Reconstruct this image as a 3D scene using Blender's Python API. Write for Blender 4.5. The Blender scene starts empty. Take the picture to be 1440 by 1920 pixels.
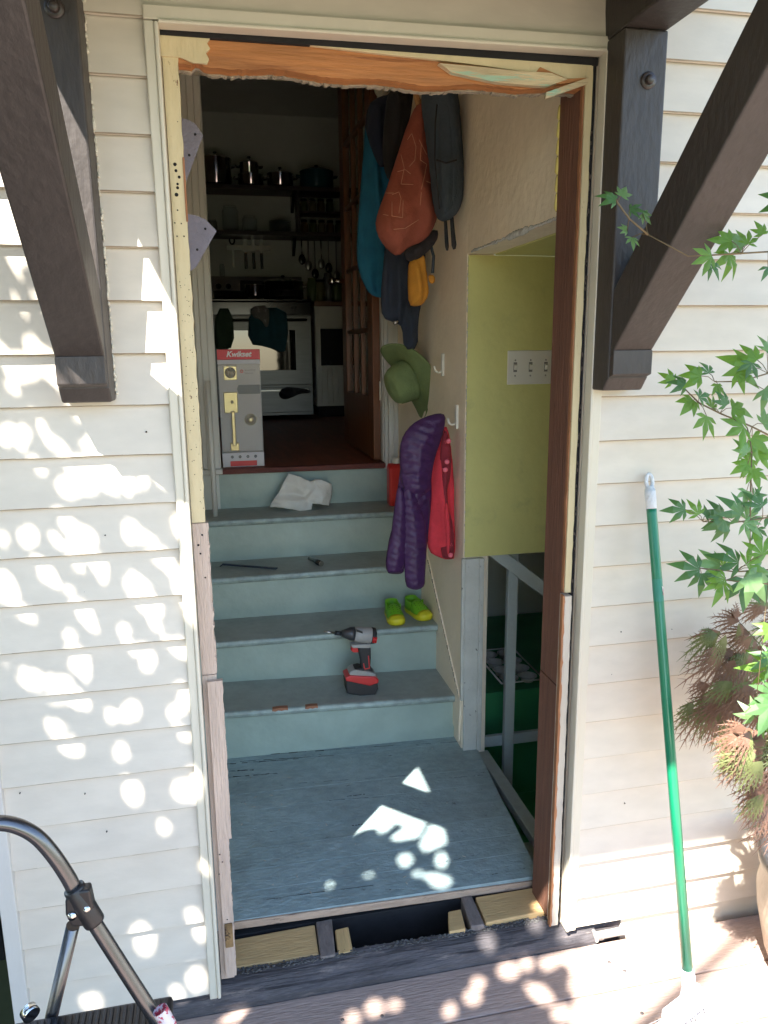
import bpy, bmesh, math, random
import numpy as np
from mathutils import Vector, Matrix
random.seed(7); rng = np.random.default_rng(7)
S = bpy.context.scene; COL = S.collection
R = math.radians

# ------------------------------------------------------------------ camera
F_PX, CAMP = 1429.63, np.array([0.0997, -1.6374, 1.4267])
YAW, PIT, ROL = -0.209681, -0.210184, 0.010331
def _rot(y, p, r):
    c, s = math.cos(y), math.sin(y); Rz = np.array([[c,-s,0],[s,c,0],[0,0,1]])
    c, s = math.cos(p), math.sin(p); Rx = np.array([[1,0,0],[0,c,-s],[0,s,c]])
    c, s = math.cos(r), math.sin(r); Ry = np.array([[c,0,s],[0,1,0],[-s,0,c]])
    return Rz @ Rx @ Ry
CM = _rot(YAW, PIT, ROL)
def P(u, v, x=None, y=None, z=None):
    """photo measurement -> point of the place on a known plane"""
    d = CM @ np.array([(u-720)/F_PX, 1, -(v-960)/F_PX])
    if x is not None: t = (x-CAMP[0])/d[0]
    elif y is not None: t = (y-CAMP[1])/d[1]
    else: t = (z-CAMP[2])/d[2]
    return CAMP + t*d
cam = bpy.data.cameras.new('camera'); camo = bpy.data.objects.new('camera', cam); COL.objects.link(camo)
right, fwd, up = CM[:,0], CM[:,1], CM[:,2]
m = Matrix(((right[0],up[0],-fwd[0],CAMP[0]),(right[1],up[1],-fwd[1],CAMP[1]),(right[2],up[2],-fwd[2],CAMP[2]),(0,0,0,1)))
camo.matrix_world = m
cam.sensor_fit = 'VERTICAL'; cam.sensor_height = 36; cam.lens = F_PX/1920*36
cam.clip_start = 0.02; cam.clip_end = 800
S.camera = camo

# ------------------------------------------------------------------ light
SUN = Vector((-.85, -1.0, 1.88)).normalized()
w = bpy.data.worlds.new('World'); S.world = w; w.use_nodes = True
nt = w.node_tree; bg = nt.nodes['Background']; sky = nt.nodes.new('ShaderNodeTexSky')
sky.sky_type = 'NISHITA'; sky.sun_disc = False
sky.sun_elevation = math.asin(SUN.z); sky.sun_rotation = math.atan2(SUN.x, SUN.y)
sky.air_density = 1.0; sky.dust_density = 0.2
nt.links.new(sky.outputs[0], bg.inputs[0]); bg.inputs[1].default_value = 0.13
sl = bpy.data.lights.new('sun', 'SUN'); sl.energy = 5.0; sl.angle = R(.53); sl.color = (1, .955, .88)
so = bpy.data.objects.new('sun', sl); COL.objects.link(so)
so.rotation_euler = SUN.to_track_quat('Z', 'Y').to_euler()
S.view_settings.view_transform = 'Standard'; S.view_settings.look = 'None'
S.view_settings.exposure = 2.42; S.view_settings.gamma = 1
S.cycles.max_bounces = 10; S.cycles.diffuse_bounces = 7; S.cycles.sample_clamp_indirect = 6

# ------------------------------------------------------------------ materials
def srgb(c):
    return tuple(((v/255)/12.92 if v/255 <= .04045 else ((v/255+.055)/1.055)**2.4) for v in c)
MATS = {}
def mat(name, col, rough=.7, var=.12, scale=6, stretch=(1,1,1), bump=0., bscale=60, metal=0., col2=None, thr=.62, sharp=.03,
        cscale=14, cstretch=None, trans=0., coat=0., spec=.5, fine=None):
    """base colour with noise variation, optional second colour showing in patches (chips, wear), bump"""
    m = bpy.data.materials.new(name); m.use_nodes = True; N = m.node_tree.nodes; L = m.node_tree.links
    b = N['Principled BSDF']; b.inputs['Roughness'].default_value = rough; b.inputs['Metallic'].default_value = metal
    b.inputs['Specular IOR Level'].default_value = spec
    if trans: b.inputs['Transmission Weight'].default_value = trans
    if coat: b.inputs['Coat Weight'].default_value = coat
    tc = N.new('ShaderNodeTexCoord'); mp = N.new('ShaderNodeMapping'); mp.inputs['Scale'].default_value = stretch
    L.new(tc.outputs['Object'], mp.inputs[0])
    n = N.new('ShaderNodeTexNoise'); n.inputs['Scale'].default_value = scale; n.inputs['Detail'].default_value = 7
    n.inputs['Roughness'].default_value = .65
    L.new(mp.outputs[0], n.inputs['Vector'])
    r = N.new('ShaderNodeValToRGB'); e = r.color_ramp.elements
    e[0].position = .3; e[1].position = .72
    e[0].color = (*[max(0, c*(1-var)) for c in col], 1); e[1].color = (*[min(1, c*(1+var)) for c in col], 1)
    L.new(n.outputs['Fac'], r.inputs[0]); out = r.outputs[0]
    if fine:   # fine speckle second layer (amount, scale)
        n3 = N.new('ShaderNodeTexNoise'); n3.inputs['Scale'].default_value = fine[1]; n3.inputs['Detail'].default_value = 4
        L.new(mp.outputs[0], n3.inputs['Vector'])
        r3 = N.new('ShaderNodeValToRGB'); r3.color_ramp.elements[0].position = .35; r3.color_ramp.elements[1].position = .65
        a = 1-fine[0]; r3.color_ramp.elements[0].color = (a,a,a,1); r3.color_ramp.elements[1].color = (1,1,1,1)
        L.new(n3.outputs['Fac'], r3.inputs[0])
        mx = N.new('ShaderNodeMix'); mx.data_type = 'RGBA'; mx.blend_type = 'MULTIPLY'; mx.inputs[0].default_value = 1
        L.new(out, mx.inputs[6]); L.new(r3.outputs[0], mx.inputs[7]); out = mx.outputs[2]
    if col2 is not None:
        n2 = N.new('ShaderNodeTexNoise'); n2.inputs['Scale'].default_value = cscale; n2.inputs['Detail'].default_value = 9
        n2.inputs['Roughness'].default_value = .7
        mp2 = N.new('ShaderNodeMapping'); mp2.inputs['Scale'].default_value = cstretch or stretch; mp2.inputs['Location'].default_value = (3.1, 7.7, 1.3)
        L.new(tc.outputs['Object'], mp2.inputs[0]); L.new(mp2.outputs[0], n2.inputs['Vector'])
        r2 = N.new('ShaderNodeValToRGB'); r2.color_ramp.elements[0].position = thr; r2.color_ramp.elements[1].position = thr+sharp
        L.new(n2.outputs['Fac'], r2.inputs[0])
        mx = N.new('ShaderNodeMix'); mx.data_type = 'RGBA'; L.new(r2.outputs[0], mx.inputs[0])
        L.new(out, mx.inputs[6]); mx.inputs[7].default_value = (*col2, 1); out = mx.outputs[2]
    L.new(out, b.inputs['Base Color'])
    if bump:
        nb = N.new('ShaderNodeTexNoise'); nb.inputs['Scale'].default_value = bscale; nb.inputs['Detail'].default_value = 5
        L.new(mp.outputs[0], nb.inputs['Vector'])
        bm_ = N.new('ShaderNodeBump'); bm_.inputs['Strength'].default_value = bump; bm_.inputs['Distance'].default_value = .01
        L.new(nb.outputs['Fac'], bm_.inputs['Height']); L.new(bm_.outputs[0], b.inputs['Normal'])
    MATS[name] = m; return m
def leafmat(name, c1, c2, trans=.35):
    m = mat(name, c1, .45, .35, 9); N = m.node_tree.nodes; L = m.node_tree.links; b = N['Principled BSDF']
    t = N.new('ShaderNodeBsdfTranslucent'); t.inputs[0].default_value = (*c2, 1)
    mx = N.new('ShaderNodeMixShader'); mx.inputs[0].default_value = trans
    L.new(b.outputs[0], mx.inputs[1]); L.new(t.outputs[0], mx.inputs[2])
    L.new(mx.outputs[0], N['Material Output'].inputs[0]); return m

M_siding = mat('painted_siding', (.67,.60,.50), .5, .035, 3, (.8,1,2), bump=.05, bscale=50, col2=(.42,.39,.34), thr=.70, sharp=.25, cscale=5, cstretch=(1,1,1.5), fine=(.07,14))
M_lap_shade = mat('shade_line_board_edge', (.30,.25,.18), .7, .3, 12)  # dark edge colour paints in the shade line under each lap
M_casing = mat('cream_casing_paint', (.62,.57,.46), .45, .06, 8, (1,1,.3), bump=.1, col2=(.12,.09,.06), thr=.74, sharp=.02, cscale=60)
M_corner = mat('corner_board_paint', (.6,.57,.52), .55, .06, 8, (1,1,.3), bump=.1)
M_brown = mat('dark_brown_paint', (.050,.040,.035), .5, .14, 5, (1,1,.4), bump=.25, bscale=70, col2=(.22,.19,.17), thr=.79, sharp=.03, cscale=38, fine=(.15,60))
M_bolt = mat('brown_painted_steel', (.05,.038,.033), .35, .15, 30)
M_cream = mat('old_cream_paint_on_wood', (.60,.50,.30), .6, .12, 7, (1,1,.35), bump=.35, bscale=50, col2=(.16,.08,.035), thr=.665, sharp=.03, cscale=34, cstretch=(1.4,1,.6))
M_bare = mat('bare_pinkish_wood', (.52,.40,.32), .75, .16, 7, (5,5,.6), bump=.5, bscale=40, col2=(.16,.09,.06), thr=.66, sharp=.05, cscale=16, cstretch=(2,2,.5))
M_orange = mat('orange_fir_wood', (.44,.175,.055), .6, .28, 10, (.5,6,6), bump=.3, bscale=30, col2=(.18,.05,.015), thr=.60, sharp=.12, cscale=6, cstretch=(.5,7,9))
M_orangev = mat('orange_fir_wood_upright', (.30,.125,.05), .6, .3, 10, (6,6,.5), bump=.3, bscale=30, col2=(.2,.07,.03), thr=.6, sharp=.1, cscale=8)
M_stud = mat('old_brown_stud_wood', (.15,.062,.036), .75, .3, 9, (7,7,.5), bump=.5, bscale=30, col2=(.02,.01,.007), thr=.68, sharp=.04, cscale=20, cstretch=(2,2,.6))
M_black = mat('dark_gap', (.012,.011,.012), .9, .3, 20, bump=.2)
M_sill = mat('weathered_sill_wood', (.09,.08,.085), .85, .4, 7, (.6,6,6), bump=.7, bscale=22, col2=(.22,.18,.165), thr=.58, sharp=.12, cscale=9, cstretch=(.7,4,4), fine=(.35,70))
M_rubble = mat('crumbling_mortar', (.11,.105,.10), .95, .5, 30, bump=1, bscale=50, col2=(.05,.045,.04), thr=.52, sharp=.1, cscale=35)
M_pine = mat('new_pine_wood', (.56,.37,.17), .65, .16, 6, (1,6,6), bump=.3, bscale=30, col2=(.28,.14,.06), thr=.64, sharp=.1, cscale=7, cstretch=(.5,5,7))
M_pineend = mat('pine_end_grain', (.60,.40,.18), .7, .2, 9, (14,1,1), bump=.5, bscale=20)
M_greywood = mat('grey_weathered_joist', (.19,.155,.14), .85, .3, 9, (6,2,1), bump=.5, bscale=30)
M_ply = mat('raw_floor_edge', (.42,.30,.22), .8, .2, 12, (1,5,5), bump=.4, col2=(.14,.1,.08), thr=.58, sharp=.06, cscale=14)
M_deck = mat('composite_decking', (.39,.285,.24), .75, .14, 5, (.4,3,3), bump=.35, bscale=60, fine=(.18,90))
M_riser = mat('blue_green_riser_paint', (.35,.44,.385), .42, .10, 4, bump=.22, bscale=26, col2=(.13,.15,.13), thr=.715, sharp=.02, cscale=30, fine=(.1,9))
M_tread = mat('grey_green_tread_paint', (.34,.38,.35), .5, .16, 7, bump=.22, bscale=50, col2=(.10,.11,.10), thr=.70, sharp=.05, cscale=34, fine=(.10,30))
M_nosing = mat('worn_nosing_paint', (.34,.42,.39), .45, .14, 7, bump=.3, bscale=40, col2=(.10,.07,.05), thr=.69, sharp=.02, cscale=26, cstretch=(.7,1,1), fine=(.3,30))
M_land = mat('worn_landing_paint', (.31,.40,.41), .4, .2, 3, (1,1.6,1), bump=.4, bscale=60, col2=(.05,.06,.06), thr=.635, sharp=.05, cscale=26, cstretch=(.6,1.5,1), fine=(.16,24))
M_gwall = mat('warm_grey_plaster', (.84,.74,.57), .75, .06, 5, bump=.35, bscale=30, col2=(.5,.48,.42), thr=.76, sharp=.03, cscale=12)
M_grn = mat('lime_green_plaster', (.60,.585,.22), .6, .08, 3, bump=.35, bscale=16, col2=(.44,.45,.19), thr=.56, sharp=.2, cscale=5)
M_white = mat('white_trim_paint', (.60,.59,.53), .5, .06, 8, (1,1,.4), bump=.2, col2=(.32,.31,.27), thr=.70, sharp=.03, cscale=24)
M_chip = mat('chipped_grey_white_paint', (.54,.55,.50), .55, .12, 8, bump=.7, bscale=26, col2=(.10,.10,.09), thr=.63, sharp=.02, cscale=50, cstretch=(1,1,.6))
M_rail = mat('blue_grey_rail_paint', (.42,.47,.45), .5, .08, 10, bump=.15, col2=(.1,.1,.1), thr=.76, sharp=.02, cscale=25)
M_dkgreen = mat('dark_green_paint', (.04,.25,.10), .5, .12, 6, bump=.1, col2=(.15,.2,.15), thr=.8, sharp=.02, cscale=40)
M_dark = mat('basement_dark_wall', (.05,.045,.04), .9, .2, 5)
M_kwall = mat('kitchen_wall_paint', (.66,.67,.60), .8, .05, 4)
M_kfloor = mat('red_brown_wood_floor', (.24,.075,.04), .45, .3, 6, (5,.6,1), bump=.08)
M_kdoor = mat('varnished_door_wood', (.17,.062,.026), .32, .25, 8, (7,7,.5), bump=.1)
M_steel = mat('brushed_steel', (.36,.355,.34), .30, .08, 30, (.2,1,6), metal=1)
M_steel2 = mat('polished_steel', (.6,.58,.55), .12, .05, 10, metal=1)
M_oven = mat('dim_oven_steel', (.11,.11,.107), .38, .12, 20, (.3,1,4), metal=1)
M_blk = mat('black_enamel', (.012,.012,.013), .18, .2, 8)
M_blkglass = mat('oven_glass', (.01,.012,.013), .04, .1, 8, spec=.8)
M_shelf = mat('dark_shelf_wood', (.05,.03,.025), .4, .2, 8, (1,8,8))
M_wplast = mat('ivory_plastic', (.74,.72,.63), .35, .03, 6)
M_brass = mat('satin_brass', (.52,.42,.20), .3, .05, 8, metal=1)
M_tealE = mat('teal_enamel', (.02,.09,.11), .15, .1, 8)
def glass(name, c, rough=.03, alpha=.25):
    m = mat(name, c, rough, .02, 3); b = m.node_tree.nodes['Principled BSDF']; b.inputs['Alpha'].default_value = alpha; return m
M_glass = glass('clear_glass', (.5,.6,.6), .04, .28)
M_film = glass('clear_packaging_film', (.8,.8,.8), .05, .12)

# ------------------------------------------------------------------ mesh builder
class MB:
    def __init__(s): s.v = []; s.f = []; s.sm = []; s.mi = []; s.cur = 0
    def add(s, vs, fs, smooth=False):
        o = len(s.v); s.v += [tuple(map(float, p)) for p in vs]
        for f in fs: s.f.append([o+i for i in f]); s.sm.append(smooth); s.mi.append(s.cur)
        return s
    def box(s, x0, x1, y0, y1, z0, z1):
        return s.hexa([(x0,y0,z0),(x1,y0,z0),(x1,y1,z0),(x0,y1,z0),(x0,y0,z1),(x1,y0,z1),(x1,y1,z1),(x0,y1,z1)])
    def hexa(s, p): return s.add(p, [(3,2,1,0),(4,5,6,7),(0,1,5,4),(1,2,6,5),(2,3,7,6),(3,0,4,7)])
    def beam(s, a, b, wv, hv):   # box from a to b with half-extent vectors wv, hv
        a, b, wv, hv = map(Vector, (a,b,wv,hv))
        return s.hexa([a-wv-hv, a+wv-hv, a+wv+hv, a-wv+hv, b-wv-hv, b+wv-hv, b+wv+hv, b-wv+hv])
    def prism(s, poly, axis, a0, a1):   # poly 2-D in the other two axes (order x,y,z without axis)
        n = len(poly)
        def mk(p, a):
            q = list(p); q.insert(axis, a); return tuple(q)
        vs = [mk(p, a0) for p in poly] + [mk(p, a1) for p in poly]
        return s.add(vs, [tuple(range(n-1,-1,-1)), tuple(range(n, 2*n))] + [(i,(i+1)%n,n+(i+1)%n,n+i) for i in range(n)])
    def tube(s, path, rad, seg=12, cap=True):
        path = [Vector(p) for p in path]; n = len(path)
        if not hasattr(rad, '__len__'): rad = [rad]*n
        vs = []; pn = None
        for i, p in enumerate(path):
            t = (path[min(i+1,n-1)]-path[max(i-1,0)]).normalized()
            if pn is None: pn = t.orthogonal().normalized()
            pn = (pn - t*pn.dot(t)).normalized(); bn = t.cross(pn)
            for k in range(seg):
                a = 2*math.pi*k/seg; vs.append(p + (pn*math.cos(a)+bn*math.sin(a))*rad[i])
        fs = [(i*seg+k, i*seg+(k+1)%seg, (i+1)*seg+(k+1)%seg, (i+1)*seg+k) for i in range(n-1) for k in range(seg)]
        s.add(vs, fs, True)
        if cap: s.add(vs[:seg], [tuple(range(seg-1,-1,-1))]); s.add(vs[-seg:], [tuple(range(seg))])
        return s
    def lathe(s, prof, c, axis=(0,0,1), seg=28, xr=None):   # prof [(r,h)]
        q = Vector((0,0,1)).rotation_difference(Vector(axis).normalized()); c = Vector(c); vs = []
        for r, h in prof:
            for k in range(seg):
                a = 2*math.pi*k/seg; v = Vector((r*math.cos(a), r*math.sin(a), h)); vs.append(c + q @ v)
        fs = [(i*seg+k, i*seg+(k+1)%seg, (i+1)*seg+(k+1)%seg, (i+1)*seg+k) for i in range(len(prof)-1) for k in range(seg)]
        return s.add(vs, fs, True)
    def ball(s, c, r, seg=14, sc=(1,1,1)):
        vs = []; fs = []; n = seg//2
        for i in range(n+1):
            for k in range(seg):
                a, b = math.pi*i/n, 2*math.pi*k/seg
                vs.append((c[0]+r*sc[0]*math.sin(a)*math.cos(b), c[1]+r*sc[1]*math.sin(a)*math.sin(b), c[2]+r*sc[2]*math.cos(a)))
        for i in range(n):
            for k in range(seg): fs.append((i*seg+k,(i+1)*seg+k,(i+1)*seg+(k+1)%seg,i*seg+(k+1)%seg))
        return s.add(vs, fs, True)
    def build(s, name, mats, parent=None, bevel=0, tag=None, subsurf=0, solid=0):
        if not isinstance(mats, (list, tuple)): mats = [mats]
        vs = np.array(s.v, dtype=float); base = np.zeros(3)
        if parent is not None: base = np.array(WORLD[parent.name])
        else: base = np.array([(vs[:,0].min()+vs[:,0].max())/2, (vs[:,1].min()+vs[:,1].max())/2, vs[:,2].min()])
        me = bpy.data.meshes.new(name); me.from_pydata([tuple(p) for p in vs-base], [], s.f)
        for m_ in mats: me.materials.append(m_)
        me.polygons.foreach_set('use_smooth', s.sm); me.polygons.foreach_set('material_index', s.mi)
        b = bmesh.new(); b.from_mesh(me)
        bmesh.ops.remove_doubles(b, verts=b.verts, dist=1e-6)
        bmesh.ops.recalc_face_normals(b, faces=b.faces); b.to_mesh(me); b.free()
        o = bpy.data.objects.new(name, me); COL.objects.link(o)
        if parent is not None: o.parent = parent; WORLD[o.name] = tuple(base)
        else: o.location = base; WORLD[o.name] = tuple(base)
        if solid:
            md = o.modifiers.new('s', 'SOLIDIFY'); md.thickness = solid; md.offset = 0
        if bevel:
            md = o.modifiers.new('b', 'BEVEL'); md.width = bevel; md.segments = 2; md.limit_method = 'ANGLE'; md.angle_limit = R(40); md.harden_normals = False
        if subsurf:
            md = o.modifiers.new('u', 'SUBSURF'); md.levels = subsurf; md.render_levels = subsurf
        if tag: TAG(o, *tag)
        return o
WORLD = {}
def TAG(o, label=None, cat=None, group=None, kind=None):
    if label: o['label'] = label
    if cat: o['category'] = cat
    if group: o['group'] = group
    if kind: o['kind'] = kind
    return o
def thing(name, loc, label, cat, group=None, kind=None):
    o = bpy.data.objects.new(name, None); COL.objects.link(o); o.location = loc; o.empty_display_size = .1
    WORLD[o.name] = tuple(loc); TAG(o, label, cat, group, kind); return o
def bx(name, m, parent, *b, bevel=.002, tag=None):
    return MB().box(*b).build(name, m, parent, bevel=bevel, tag=tag)
def text_mb(txt, size, origin, ux=(1,0,0), uy=(0,0,1), shear=0, offset=0, depth=.0006, align='CENTER'):
    cu = bpy.data.curves.new('t', 'FONT'); cu.body = txt; cu.size = size; cu.shear = shear; cu.offset = offset
    cu.extrude = depth; cu.align_x = align
    o = bpy.data.objects.new('t', cu); COL.objects.link(o); bpy.context.view_layer.update()
    dg = bpy.context.evaluated_depsgraph_get(); me = bpy.data.meshes.new_from_object(o.evaluated_get(dg))
    ux, uy, og = Vector(ux), Vector(uy), Vector(origin); un = ux.cross(uy)
    mb = MB(); mb.add([og + ux*v.co.x + uy*v.co.y + un*v.co.z for v in me.vertices], [tuple(p.vertices) for p in me.polygons])
    bpy.data.objects.remove(o); return mb
def noise2(x, y, s=1.0, seed=0):
    return (np.sin(x*s*1.7+seed)+np.sin(y*s*2.3+seed*1.3+1.1)+np.sin((x+y)*s*1.1+seed*2.1)+np.sin((x*1.3-y*.9)*s*2.9+seed*.7)*.6)/3.6

def puff(mb, outline, y, depth, back=.35, step=.006, fold=None, prof=.5, slope=(0,0)):
    """a soft solid (hung cloth, bag) measured by its outline at distance y: rounded front and back, folds.
    outline in photo measurements; slope tilts the sheet's plane so that y grows with x / z"""
    pts = np.array([P(u, v, y=y) for u, v in outline]); po = pts[:, [0, 2]]
    # smooth the outline a little
    q = []
    n = len(po)
    for i in range(n):
        a, b = po[i], po[(i+1) % n]; q += [a*.75+b*.25, a*.25+b*.75]
    po = np.array(q); n = len(po)
    lo, hi = po.min(0)-step, po.max(0)+step
    nx, nz = int((hi[0]-lo[0])/step)+2, int((hi[1]-lo[1])/step)+2
    gx, gz = np.meshgrid(lo[0]+np.arange(nx)*step, lo[1]+np.arange(nz)*step, indexing='ij')
    G = np.stack([gx.ravel(), gz.ravel()], 1)
    A, B = po, np.roll(po, -1, 0)
    inside = np.zeros(len(G), bool); dist = np.full(len(G), 9.); near = G.copy()
    for a, b in zip(A, B):
        c = ((a[1] > G[:,1]) != (b[1] > G[:,1]))
        with np.errstate(divide='ignore', invalid='ignore'):
            xi = (b[0]-a[0])*(G[:,1]-a[1])/(b[1]-a[1]+1e-12)+a[0]
        inside ^= c & (G[:,0] < xi)
        ab = b-a; t = np.clip(((G-a)@ab)/(ab@ab+1e-12), 0, 1); pr = a+t[:,None]*ab; d = np.linalg.norm(G-pr, axis=1)
        k = d < dist; dist[k] = d[k]; near[k] = pr[k]
    ins = inside.reshape(nx, nz); dm = dist[inside].max()
    ctr = po.mean(0)
    X = np.where(inside[:,None], G, near); D = np.where(inside, dist, 0)
    h = depth*np.clip(D/dm, 0, 1)**prof
    env = np.clip(D/(dm*.35), 0, 1)
    fr = h.copy()
    if fold is not None: fr = fr + fold(X[:,0]-ctr[0], X[:,1]-ctr[1])*env
    ybase = y + (X[:,0]-ctr[0])*slope[0] + (X[:,1]-ctr[1])*slope[1]
    idx = {}; vs = []; fs = []
    def vid(i, side):
        k = (i, side if D[i] > 0 else 0)
        if k not in idx:
            idx[k] = len(vs)
            vs.append((X[i,0], ybase[i] + (-fr[i] if side == 0 else h[i]*back), X[i,1]))
        return idx[k]
    for i in range(nx-1):
        for j in range(nz-1):
            if ins[i,j] or ins[i+1,j] or ins[i,j+1] or ins[i+1,j+1]:
                a, b, c, d = i*nz+j, (i+1)*nz+j, (i+1)*nz+j+1, i*nz+j+1
                fs.append([vid(q_,0) for q_ in (a,b,c,d)]); fs.append([vid(q_,1) for q_ in (d,c,b,a)])
    fs = [f for f in fs if len(set(f)) == 4]
    mb.add(vs, fs, True); return mb
def folds(amp, kx, kz=6, seed=0):
    return lambda x, z: amp*(np.sin(x*kx+2*np.sin(z*kz+seed)+seed)+.5*np.sin(x*kx*1.9+z*kz*1.7+seed*2))
def quilt(amp, pitch, ang=0):
    return lambda x, z: amp*(np.abs(np.sin(math.pi*(z+x*ang+.006*np.sin(x*40+z*9))/pitch))**.5*1.0-.6)*(1+.35*np.sin(x*70+z*25))+.0016*np.sin(x*210+8*np.sin(z*60))*np.abs(np.cos(math.pi*(z+x*ang)/pitch))+amp*.22*noise2(x, z, 60, 3)+amp*.12*noise2(x, z, 140, 5)

# ------------------------------------------------------------------ ground, deck
g = MB().box(-60, 60, -60, 60, -.9, -.75)
g.build('ground', mat('yard_soil_and_grass', (.07,.085,.035), .95, .4, 2, bump=.5, bscale=8, col2=(.10,.07,.045), thr=.55, sharp=.1, cscale=1.5), tag=(None,None,None,'structure'))
dk = MB(); y = -.022; BW = .1515
for i in range(20):
    x = -3.2
    for L_ in (6.6, 4.0):
        dk.box(x, x+L_-.004, y-BW+.004, y, -.19, -.150); x += L_
    y -= BW
dk.build('deck', M_deck, bevel=.003, tag=(None,None,None,'structure'))
sc = MB()
for yy in (-.098, -.25, -.4):
    for xx in (.31, .345+.06, 1.02, 1.045, -.3): sc.lathe([(0,.0),(.0045,.0),(.0045,.0015),(0,.0015)], (xx, yy+.03*random.uniform(-1,1), -.1505), seg=10)
# deck frame under the boards
df = MB()
for xx in np.arange(-3.1, 5, .6): df.box(xx, xx+.04, -3.0, -.03, -.34, -.192)
df.build('deck_frame', M_greywood, tag=(None,None,None,'structure'))
sc.build('deck_screws', mat('screw_steel',(.08,.07,.07),.5,.2,5), tag=('dark screw heads along the boards beside the door sill','screws',None,'stuff'))

# ------------------------------------------------------------------ house (outer wall, trim, inner walls)
house = thing('house', (.48,0,-.15), 'cream lap sided house wall around the stripped doorway', 'house')
SP = .1016; ZT = 20*SP
def siding(x0, x1, zs, z_lo, z_hi, name, notch=None):
    """courses of lapped boards: butt (bottom edge) stands 11 mm proud"""
    mb = MB()
    for k in range(-30, 26):
        zb = zs - k*SP; zt = zb+SP
        if zt <= z_lo or zb >= z_hi: continue
        b_, t_ = max(zb, z_lo), min(zt+.012, z_hi+.004)
        xs = np.linspace(x0, x1, 9); wob = [random.uniform(-.0006,.0006) for _ in xs]
        for i in range(8):
            yb = -.0145; yt = -.0008
            fb = yb + (yt-yb)*(b_-zb)/SP; ft = yb + (yt-yb)*(t_-zb)/SP
            w0, w1 = wob[i], wob[i+1]
            g0, g1 = .0016+random.uniform(0,.0008), .0016+random.uniform(0,.0008)
            mb.cur = 0
            mb.add([(xs[i],fb,b_+w0+g0),(xs[i+1],fb,b_+w1+g1),(xs[i+1],ft,t_),(xs[i],ft,t_),(xs[i],fb+.010,b_+w0),(xs[i+1],fb+.010,b_+w1),(xs[i],fb+.0022,b_+w0),(xs[i+1],fb+.0022,b_+w1)],
                   [(0,1,2,3),(4,5,7,6)])
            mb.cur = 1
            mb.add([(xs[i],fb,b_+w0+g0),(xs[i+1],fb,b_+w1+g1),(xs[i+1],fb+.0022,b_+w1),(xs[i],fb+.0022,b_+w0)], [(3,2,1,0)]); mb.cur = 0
    mb.box(x0, x1, .004, .02, z_lo, z_hi)
    return mb.build(name, [M_siding, M_lap_shade], house)
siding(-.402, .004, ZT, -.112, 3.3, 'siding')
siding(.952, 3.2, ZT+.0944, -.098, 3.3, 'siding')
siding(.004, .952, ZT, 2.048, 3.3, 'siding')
# splices where boards butt (thin marks)
nm = MB()
for (u,v,r_) in ((274,810,.0018),(197,1004,.0014),(159,1489,.0014),(128,1120,.001),(1183,810,.0015),(1165,1185,.0016),(1147,1265,.0014),(1245,892,.0015),(1310,1780,.001),(200,1560,.0016),(37,1488,.0015),(1172,1507,.0014),(200,1675,.0018),(1260,1180,.0012),(1150,1345,.001),(335,1105,.0015),(158,1110,.001)):
    p = P(u,v,y=-.012); nm.lathe([(0,.0016),(r_,.0012),(r_,-.002)], (p[0], -.0105, p[2]), (0,-1,0), 8)
nm.build('nail_mark', M_black, house)['kind'] = 'stuff'
ck = MB()
for k in range(150):
    z_ = random.uniform(1.335,2.15); ck.ball((-.1015+random.uniform(-.001,.0015), random.uniform(-.016,-.008), z_), random.uniform(.0014,.0036), 6, (.9,1,random.uniform(1,3)))
ck.build('caulk_line', M_casing, house)['kind'] = 'stuff'
# outer door casing, small J-profile strip
cs = MB()
def casing_v(x0, x1, z0, z1, inner):
    cs.box(x0, x1, -.019, .0, z0, z1)
    s0, s1 = (x1-.008, x1+.001) if inner > 0 else (x0-.001, x0+.008)
    cs.box(s0, s1, -.024, .002, z0, z1)
cs2 = []
L = MB().box(0, .019, -.019, .003, -.112, 2.0255).box(.019, .027, -.0235, .012, -.110, 2.0235)
L.build('casing', M_casing, house, bevel=.0025)
Rr = MB().box(.9365, .957, -.019, .003, -.100, 2.0335).box(.928, .9365, -.0235, .012, -.098, 2.0315)
Rr.build('casing', M_casing, house, bevel=.0025)
# head casing (drops slightly to the left as measured)
T = MB().hexa([(0,-.0195,2.0265),(.957,-.0195,2.0345),(.957,.003,2.0345),(0,.003,2.0265),(0,-.0195,2.052),(.957,-.0195,2.060),(.957,.003,2.060),(0,.003,2.052)])
T.hexa([(.0265,-.024,2.0205),(.929,-.024,2.0285),(.929,.012,2.0285),(.0265,.012,2.0205),(.0265,-.024,2.0275),(.929,-.024,2.0355),(.929,.012,2.0355),(.0265,.012,2.0275)])
T.build('casing', M_casing, house, bevel=.0025)
bx('corner_board', M_corner, house, -.436, -.402, -.022, .012, -.22, 3.3)
bx('side_wall', M_siding, house, -.436, -.40, .013, 5.4, -.22, 3.3)
bx('skirt_board', M_sill, house, -.40, .0, .0, .03, -.3, -.113)
bx('skirt_board', M_siding, house, 1.10, 3.2, .0, .03, -.3, -.099)
bx('skirt_board', M_sill, house, .958, 1.098, .004, .03, -.3, -.099)
# structural shell
shell = MB()
shell.box(-.40, .0, .021, .13, -.9, 3.3)               # wall left of door
shell.box(.93, 3.2, .021, .13, -.9, 3.3)               # right
shell.box(.0, .93, .021, .13, 2.04, 3.3)               # above
shell.build('wall_frame', M_gwall, house)
bx('foundation', M_black, house, -.05, 1.0, .165, .2, -.9, -.10)  # coloured black to give the cavity its deep shade
inn = MB()
inn.box(-.09, -.031, .131, 1.93, -.9, 3.3)             # left stairwell wall
inn.box(-.031, 2.2, .131, 1.93, 2.55, 2.62)            # stairwell ceiling
inn.build('plaster_wall', M_gwall, house)
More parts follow.
